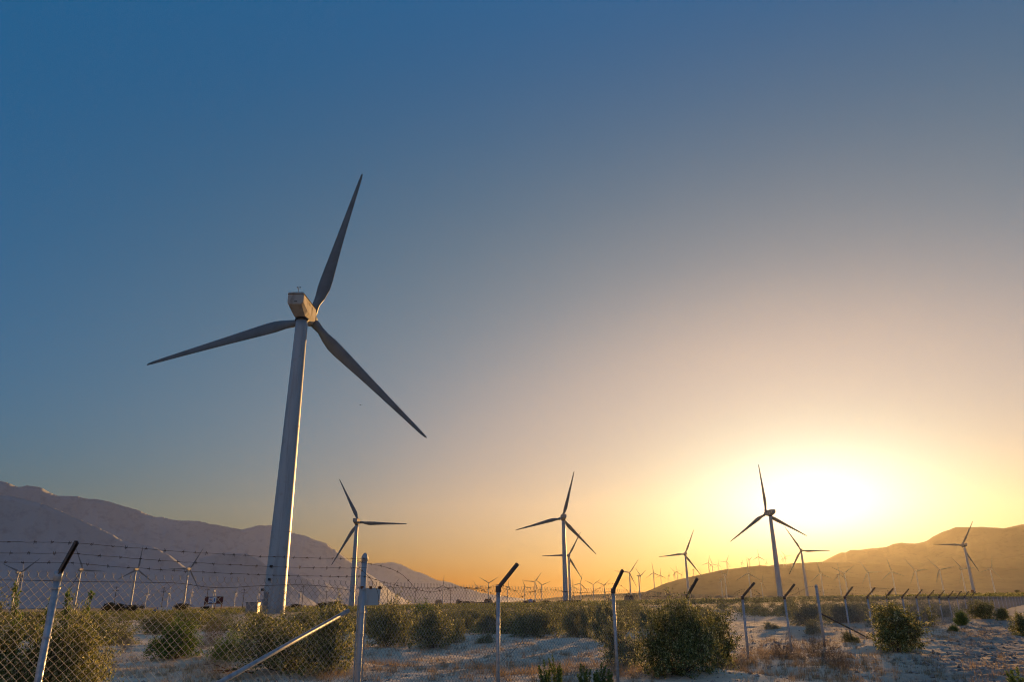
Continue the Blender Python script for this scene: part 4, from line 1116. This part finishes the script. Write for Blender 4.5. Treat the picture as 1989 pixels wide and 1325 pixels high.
for i, (x, y, s) in enumerate(CL):
    gx, gy = ground_pt(x, y)
    o = link('dirt_clod', rks[i % 3]); o.location = (gx, gy, z_at(gx, gy) + s * 0.05); o.scale = (s, s, s * 0.8); o.rotation_euler = (0, 0, i * 1.7)
    tag(o, 'lump of grey dirt on the rutted track, %s from the left' % ORD[sorted(CL).index((x, y, s))], 'clod', 'dirt clods on the track')
# fallen dead branch by the brace rail
def dead_branch():
    x, y = ground_pt(440, 1308); z = z_at(x, y)
    b = thing('dead_branch', 'dead brown branch lying on sand left of the brace rail', 'branch', (x, y, z))
    link('limb', MB().tube([(-0.1, 0.05, 0.03), (0.15, 0.0, 0.09), (0.42, -0.1, 0.05), (0.62, -0.2, 0.02)], [0.018, 0.022, 0.02, 0.012], 6).mesh('limb', M['rust']), b)
    for i, e in enumerate(((-0.5, 0.3, 0.12), (-0.35, -0.25, 0.05), (-0.6, 0.05, 0.16))):
        link('twig', MB().tube([(0.05, 0.02, 0.06), (e[0] * 0.5, e[1] * 0.5, e[2] + 0.03), e], [0.009, 0.006, 0.003], 5).mesh('twig', M['rust']), b)
dead_branch()

# ------------------------------------------------------------------ things far out on the plain
def far_pt(px, D, py=None):
    az, _ = azel(px, 1170); x, y = sin(az) * D, cos(az) * D
    return x, y, terrain(x, y), -az
# utility poles
def pole_mesh(h, double):
    m = MB().tube([(0, 0, -0.5), (0, 0, h)], [0.20, 0.13], 8)
    for z in ((h - 0.6, h - 2.2) if double else (h - 0.7,)):
        m.box((0, 0.16, z), (2.8, 0.14, 0.16))
        for x in (-1.2, -0.6, 0.6, 1.2): m.tube([(x, 0.16, z + 0.08), (x, 0.16, z + 0.32)], 0.05, 6)
    return m.mesh('utility_pole', M['pole'])
PM = [pole_mesh(12, True), pole_mesh(12, False)]
for i, (px, top) in enumerate([(222, 1139), (315, 1141), (401, 1144), (472, 1145), (587, 1138), (633, 1148), (752, 1141), (806, 1148), (875, 1146), (905, 1147), (1183, 1158)]):
    D = 420 if px < 500 else 560
    x, y, z, rz = far_pt(px, D); h = at_dist(px, top, D).z - z
    o = link('utility_pole', PM[0 if i in (0, 1, 3) else 1]); o.location = (x, y, z); o.rotation_euler = (0, 0, rz + 0.5); o.scale = (1, 1, h / 12)
    tag(o, 'dark utility pole on the plain, ' + ORD[i] + ' from the left', 'utility pole', 'utility poles across the plain')
# billboard
x, y, z, rz = far_pt(415, 400)
x1 = at_dist(398, 1160, 400); x2 = at_dist(434, 1160, 400); W = (x2 - x1).length; zt = at_dist(415, 1159.5, 400).z; zb = at_dist(415, 1173.5, 400).z
BB = thing('billboard', 'dark red roadside billboard with a pale panel in its middle', 'billboard', (x, y, z), rz)
link('board', MB().box((0, 0, (zt + zb) / 2 - z), (W, 0.5, zt - zb)).mesh('board', M['maroon']), BB)
pn = link('poster', MB().box((-W * 0.08, -0.28, (zt + zb) / 2 - z + 0.1), (W * 0.42, 0.05, (zt - zb) * 0.86)).mesh('poster', M['white']), BB)
for i in range(4):
    link('print_line', MB().box((-W * 0.17, -0.31, (zt + zb) / 2 - z + 1.1 - 0.72 * i), (W * 0.17, 0.015, 0.34)).mesh('print_line', M['red' if i == 1 else 'blue']), pn)
link('print_mark', MB().box((W * 0.03, -0.31, (zt + zb) / 2 - z), (W * 0.06, 0.015, 1.7)).mesh('print_mark', M['blue']), pn)
for u in (-0.47, 0.1, 0.44): link('support_post', MB().tube([(u * W, 0.1, -0.5), (u * W, 0.1, zb - z)], 0.22, 8).mesh('support_post', M['rust']), BB)
link('catwalk', MB().box((0, -0.5, zb - z - 0.15), (W, 0.7, 0.12)).mesh('catwalk', M['rust']), BB)
# semi truck
D = 330
x, y, z, rz = far_pt(318, D)
L_ = (at_dist(300, 1185, D) - at_dist(337, 1185, D)).length; k = L_ / 16.0
zt = at_dist(318, 1181, D).z; TZ = zt - 3.9 * k
TR = thing('semi_truck', 'white semi truck with a blue-white cab driving left on the far road', 'truck', (x, y, TZ), rz + 0.12, None, k)
link('trailer', MB().box((2.2, 0, 2.55), (11.2, 2.5, 2.7)).mesh('trailer', M['white']), TR)
cab = MB().loft([[Vector(p) for p in ((a, yy, c)) and [(-8.0, yy, 0.6), (-8.0, yy, 1.6), (-6.9, yy, 1.9), (-6.5, yy, 3.1), (-5.2, yy, 3.8), (-4.0, yy, 3.8), (-4.0, yy, 0.6)]] for yy, a, c in ((-1.2, 0, 0), (1.2, 0, 0))])
cb = link('cab', cab.mesh('cab', M['blue']), TR)
for sy in (-1.22, 1.22): link('window', MB().box((-5.9, sy, 2.6), (0.9, 0.03, 0.7)).mesh('window', M['glass']), cb)
link('windscreen', MB().box((-6.78, 0, 2.5), (0.05, 2.0, 1.0), Matrix.Rotation(radians(18), 3, 'Y')).mesh('windscreen', M['glass']), cb)
for wx in (-7.2, -4.2, -3.0, 5.6, 6.9):
    for sy in (-1.05, 1.05):
        wl = MB().lathe([(0.25, -0.15), (0.5, -0.15), (0.5, 0.15), (0.25, 0.15)], 14, Matrix.Translation((wx, sy, 0.5)) @ Matrix.Rotation(pi / 2, 4, 'X'))
        link('wheel', wl.mesh('wheel', M['rubber']), TR)
link('underframe', MB().box((1.5, 0, 1.0), (12, 1.0, 0.35)).mesh('underframe', M['dark_steel']), TR)

def car(label, px, py, D, m, Lpx, name='parked_car', cat='car', tall=1.0, heading=0.3):
    x, y, z, rz = far_pt(px, D)
    P0 = at_dist(px, py, D)
    Lw = (at_dist(px - Lpx / 2, py, D) - at_dist(px + Lpx / 2, py, D)).length; k = Lw / 4.5
    c = thing(name, label, cat, (x, y, P0.z - 0.75 * k * tall), rz + heading, None, k); c.scale = (k, k, k * tall)
    prof = [(-2.2, 0.35), (-2.25, 0.75), (-1.4, 0.9), (-0.8, 1.42), (0.9, 1.46), (1.6, 0.95), (2.2, 0.85), (2.25, 0.35)]
    b = link('body', MB().loft([[Vector((a, yy, h)) for a, h in prof] for yy in (-0.85, 0.85)]).mesh('body', m), c)
    for sy in (-0.862, 0.862): link('window', MB().loft([[Vector((a, sy + e, h)) for a, h in ((-1.15, 0.95), (-0.75, 1.34), (0.85, 1.38), (1.3, 0.98))] for e in (-0.01, 0.01)]).mesh('window', M['glass']), c)
    for wx in (-1.4, 1.4):
        for sy in (-0.8, 0.8): link('wheel', MB().lathe([(0.15, -0.1), (0.33, -0.1), (0.33, 0.1), (0.15, 0.1)], 12, Matrix.Translation((wx, sy, 0.33)) @ Matrix.Rotation(pi / 2, 4, 'X')).mesh('wheel', M['rubber']), c)
    return c
car('pale car parked in front of the brown-roofed house', 1017, 1182, 260, M['white'], 9, heading=0.1)
car('small red vehicle parked left of the central turbine tower', 1080, 1174.5, 420, M['red'], 13, tall=1.3, heading=0.0)
car('white van parked by the dark mound right of centre', 1234, 1173, 420, M['white'], 7, 'parked_van', 'van', 1.6, 0.9)
car('pale car on the far road, glinting beyond the bushes left of centre', 818, 1175, 420, M['white'], 9, heading=0.1)
# house with a gable roof
D = 380
x, y, z, rz = far_pt(1029, D); Wd = (at_dist(1010, 1170, D) - at_dist(1046, 1170, D)).length; ze = at_dist(1029, 1171.5, D).z - z; zr = at_dist(1029, 1166, D).z - z
HS = thing('house', 'low tan house with a brown gable roof on the plain', 'house', (x, y, z), rz)
h2 = Wd / 2
link('wall', MB().box((0, 0, ze / 2 - 0.5), (Wd * 0.92, 7, ze + 1.0)).mesh('wall', M['stucco']), HS)
link('roof', MB().loft([[Vector((-h2, yy, ze)), Vector((h2, yy, ze)), Vector((0.05 * h2, yy, zr)), Vector((-0.1 * h2, yy, zr))] for yy in (-4, 4)]).mesh('roof', M['tile']), HS)
for u in (-0.62, 0.66):
    w = link('window', MB().box((u * h2, -3.53, ze * 0.5), (1.2, 0.08, 1.1)).mesh('window', M['white']), HS)
    link('pane', MB().box((u * h2, -3.58, ze * 0.5), (1.0, 0.04, 0.9)).mesh('pane', M['glass']), w)
link('door', MB().box((0.4 * h2, -3.53, 0.95), (0.95, 0.08, 1.9)).mesh('door', M['tile']), HS)
tb = thing('water_tank', 'bright blue tank standing against the brown-roofed house', 'tank', (x + 0.1 * h2 - sin(-rz) * 4.6, y - cos(rz) * 4.8, z), rz)
link('shell', MB().lathe([(1.15, 0), (1.15, 1.9), (0.9, 2.2), (0.25, 2.35)], 20).mesh('shell', M['blue'], True), tb)
link('lid', MB().lathe([(0.3, 2.36), (0.3, 2.48)], 12).mesh('lid', M['dark_steel']), tb)
for i, (px, w, c, D) in enumerate(((948, 16, 'tile', 620), (852, 14, 'stucco', 640), (890, 9, 'stucco', 640), (1222, 20, 'tile', 520))):
    x, y, z, rz = far_pt(px, D); Wd = (at_dist(px - w / 2, 1170, D) - at_dist(px + w / 2, 1170, D)).length
    B = thing('shed', ['low reddish-roofed shed left of the central fence post', 'long tan shed on the far plain behind the mesh left of centre', 'small tan shed beside the far trees left of centre', 'wide brown low-roofed shed right of the central turbine'][i], 'shed', (x, y, z), rz)
    link('wall', MB().box((0, 0, 1.2), (Wd * 0.95, 5, 2.6)).mesh('wall', M['stucco']), B)
    link('roof', MB().loft([[Vector((-Wd / 2, yy, 2.5)), Vector((Wd / 2, yy, 2.5)), Vector((Wd * 0.3, yy, 3.8)), Vector((-Wd * 0.3, yy, 3.8))] for yy in (-3, 3)]).mesh('roof', M[c]), B)
    link('door', MB().box((0.1 * Wd, -2.53, 1.05), (1.2, 0.08, 2.1)).mesh('door', M['dark_steel']), B)
# red-brown cabinet at the lone right turbine
x, y, z, rz = far_pt(1893, 880); 
cb = thing('control_cabinet', 'red-brown control cabinet at the foot of the lone right turbine', 'cabinet', (x, y, z), rz)
link('housing', MB().box((0, 0, 1.8), (2.6, 2.2, 4.2)).mesh('housing', M['rust']), cb)
link('cabinet_door', MB().box((0, -1.13, 1.7), (1.6, 0.06, 3.2)).mesh('cabinet_door', M['maroon']), cb)
# slanting pale boom on the dark pole right of centre
x, y, z, rz = far_pt(1189, 300)
cr_ = thing('drill_rig', 'small grey rig with a slanting pale boom behind the post right of centre', 'rig', (x, y, z), rz)
zA = at_dist(1183, 1162, 300).z - z; zB = at_dist(1194, 1176, 300).z - z
link('boom', MB().tube([(-1.2, 0, zA), (1.1, 0, zB)], [0.22, 0.3], 8).mesh('boom', M['grey_steel']), cr_)
link('upright', MB().tube([(-1.25, 0.4, -0.3), (-1.25, 0.4, zA + 0.9)], 0.18, 8).mesh('upright', M['dark_steel']), cr_)
link('base_skid', MB().box((0, 0, 0.25), (4.2, 1.8, 0.5)).mesh('base_skid', M['dark_steel']), cr_)
# far dark trees
def tree_meshes(seed):
    rg = np.random.default_rng(seed)
    m = MB().tube([(0, 0, -0.3), (0.05, 0, 0.25), (0, 0.05, 0.5)], [0.06, 0.045, 0.02], 7)
    for i in range(5):
        a = rg.uniform(0, 2 * pi); m.tube([(0, 0, 0.22 + 0.05 * i), (cos(a) * 0.2, sin(a) * 0.2, 0.45), (cos(a) * 0.38, sin(a) * 0.38, 0.6)], [0.03, 0.02, 0.008], 5)
    n = 2200
    lob = np.array([(rg.normal() * 0.28, rg.normal() * 0.28, rg.uniform(0.35, 0.8)) for _ in range(11)])
    P = lob[rg.integers(0, 11, n)] + rg.normal(size=(n, 3)) * np.array([0.13, 0.13, 0.1]); P[:, 2] = np.clip(P[:, 2], 0.08, 1.02)
    v, f = leaves(P, 0.09, rg, 0.2, 1.6)
    return m.mesh('trunk', M['pole']), np_mesh('crown', v, f, M['tree_far'])
TM = [tree_meshes(s) for s in (1, 2)]
TROOT = {}
for i, (px, w, top, D, lab) in enumerate([(212, 30, 1171, 300, 'dark rounded tree left of the first utility pole foot'), (230, 18, 1173, 310, 'dark tree just right of the first utility pole'), (255, 30, 1174, 310, 'wide dark tree under the white turbine with the upright blade'),
     (357, 30, 1173, 320, 'dark pointed tree between the truck and the billboard'), (402, 14, 1178, 380, 'small dark tree below the billboard'), (576, 22, 1174, 420, 'dark tree just right of the big tower foot'), (625, 24, 1171, 330, 'dark tree left of the rusty terminal post'),
     (652, 22, 1168, 260, 'leafy dark tree right beside the rusty terminal post'), (905, 18, 1168, 560, 'dark tree beyond the scrub left of the central post'), (966, 10, 1169, 500, 'small dark tree behind the central post'), (1110, 30, 1166, 330, 'dark scrubby tree at the foot of the central turbine'),
     (1980, 12, 1147, 700, 'dark round tree on the plain at the right edge'), (930, 26, 1171, 600, 'low wide dark tree between far sheds'), (1060, 16, 1172, 500, 'small dark tree right of the house')]):
    x, y, z, rz = far_pt(px, D); h = max(at_dist(px, top, D).z - z, 1.5); wd = (at_dist(px - w / 2, 1170, D) - at_dist(px + w / 2, 1170, D)).length
    k = i % 2
    sc = (wd / 1.05, wd / 1.05, h)
    if k not in TROOT:
        r = thing('dark_tree', lab, 'tree', (x, y, z), i, 'dark trees far out on the plain'); r.scale = sc
        a = link('trunk', TM[k][0], r); b = link('crown', TM[k][1], r); TROOT[k] = (r, [(a, []), (b, [])])
    else: clone(TROOT[k][0], TROOT[k][1], lab, (x, y, z), i, sc)
# a bird high in the sky
P = at_dist(700, 787, 130)
def bird():
    m = MB(); secs = []
    for t, r in ((-0.22, 0.004), (-0.15, 0.03), (-0.05, 0.055), (0.06, 0.05), (0.13, 0.03), (0.17, 0.034), (0.21, 0.02), (0.26, 0.003)):
        secs.append([Vector((r * cos(a * pi / 4), t, r * sin(a * pi / 4))) for a in range(8)])
    m.loft(secs)
    for sg in (-1, 1):
        m.loft([[Vector((sg * u, yo + q * c, zz + e)) for q, e in ((-0.5, 0), (0.2, 0.008), (0.5, 0), (0.2, -0.008))] for u, yo, c, zz in ((0.03, 0.02, 0.16, 0.01), (0.2, 0.05, 0.15, 0.06), (0.36, 0.0, 0.1, 0.05), (0.46, -0.06, 0.02, 0.03))])
    m.loft([[Vector((x * w, y_, 0.005 * x)) for x in (-1, -0.3, 0.3, 1)] for y_, w in ((-0.2, 0.02), (-0.33, 0.06))])
    return m.mesh('bird', M['dark_steel'])
tag(link('bird', bird(), loc=tuple(P)), 'tiny dark bird flying alone in the open sky', 'bird').rotation_euler = (0.2, 0, 0.8)
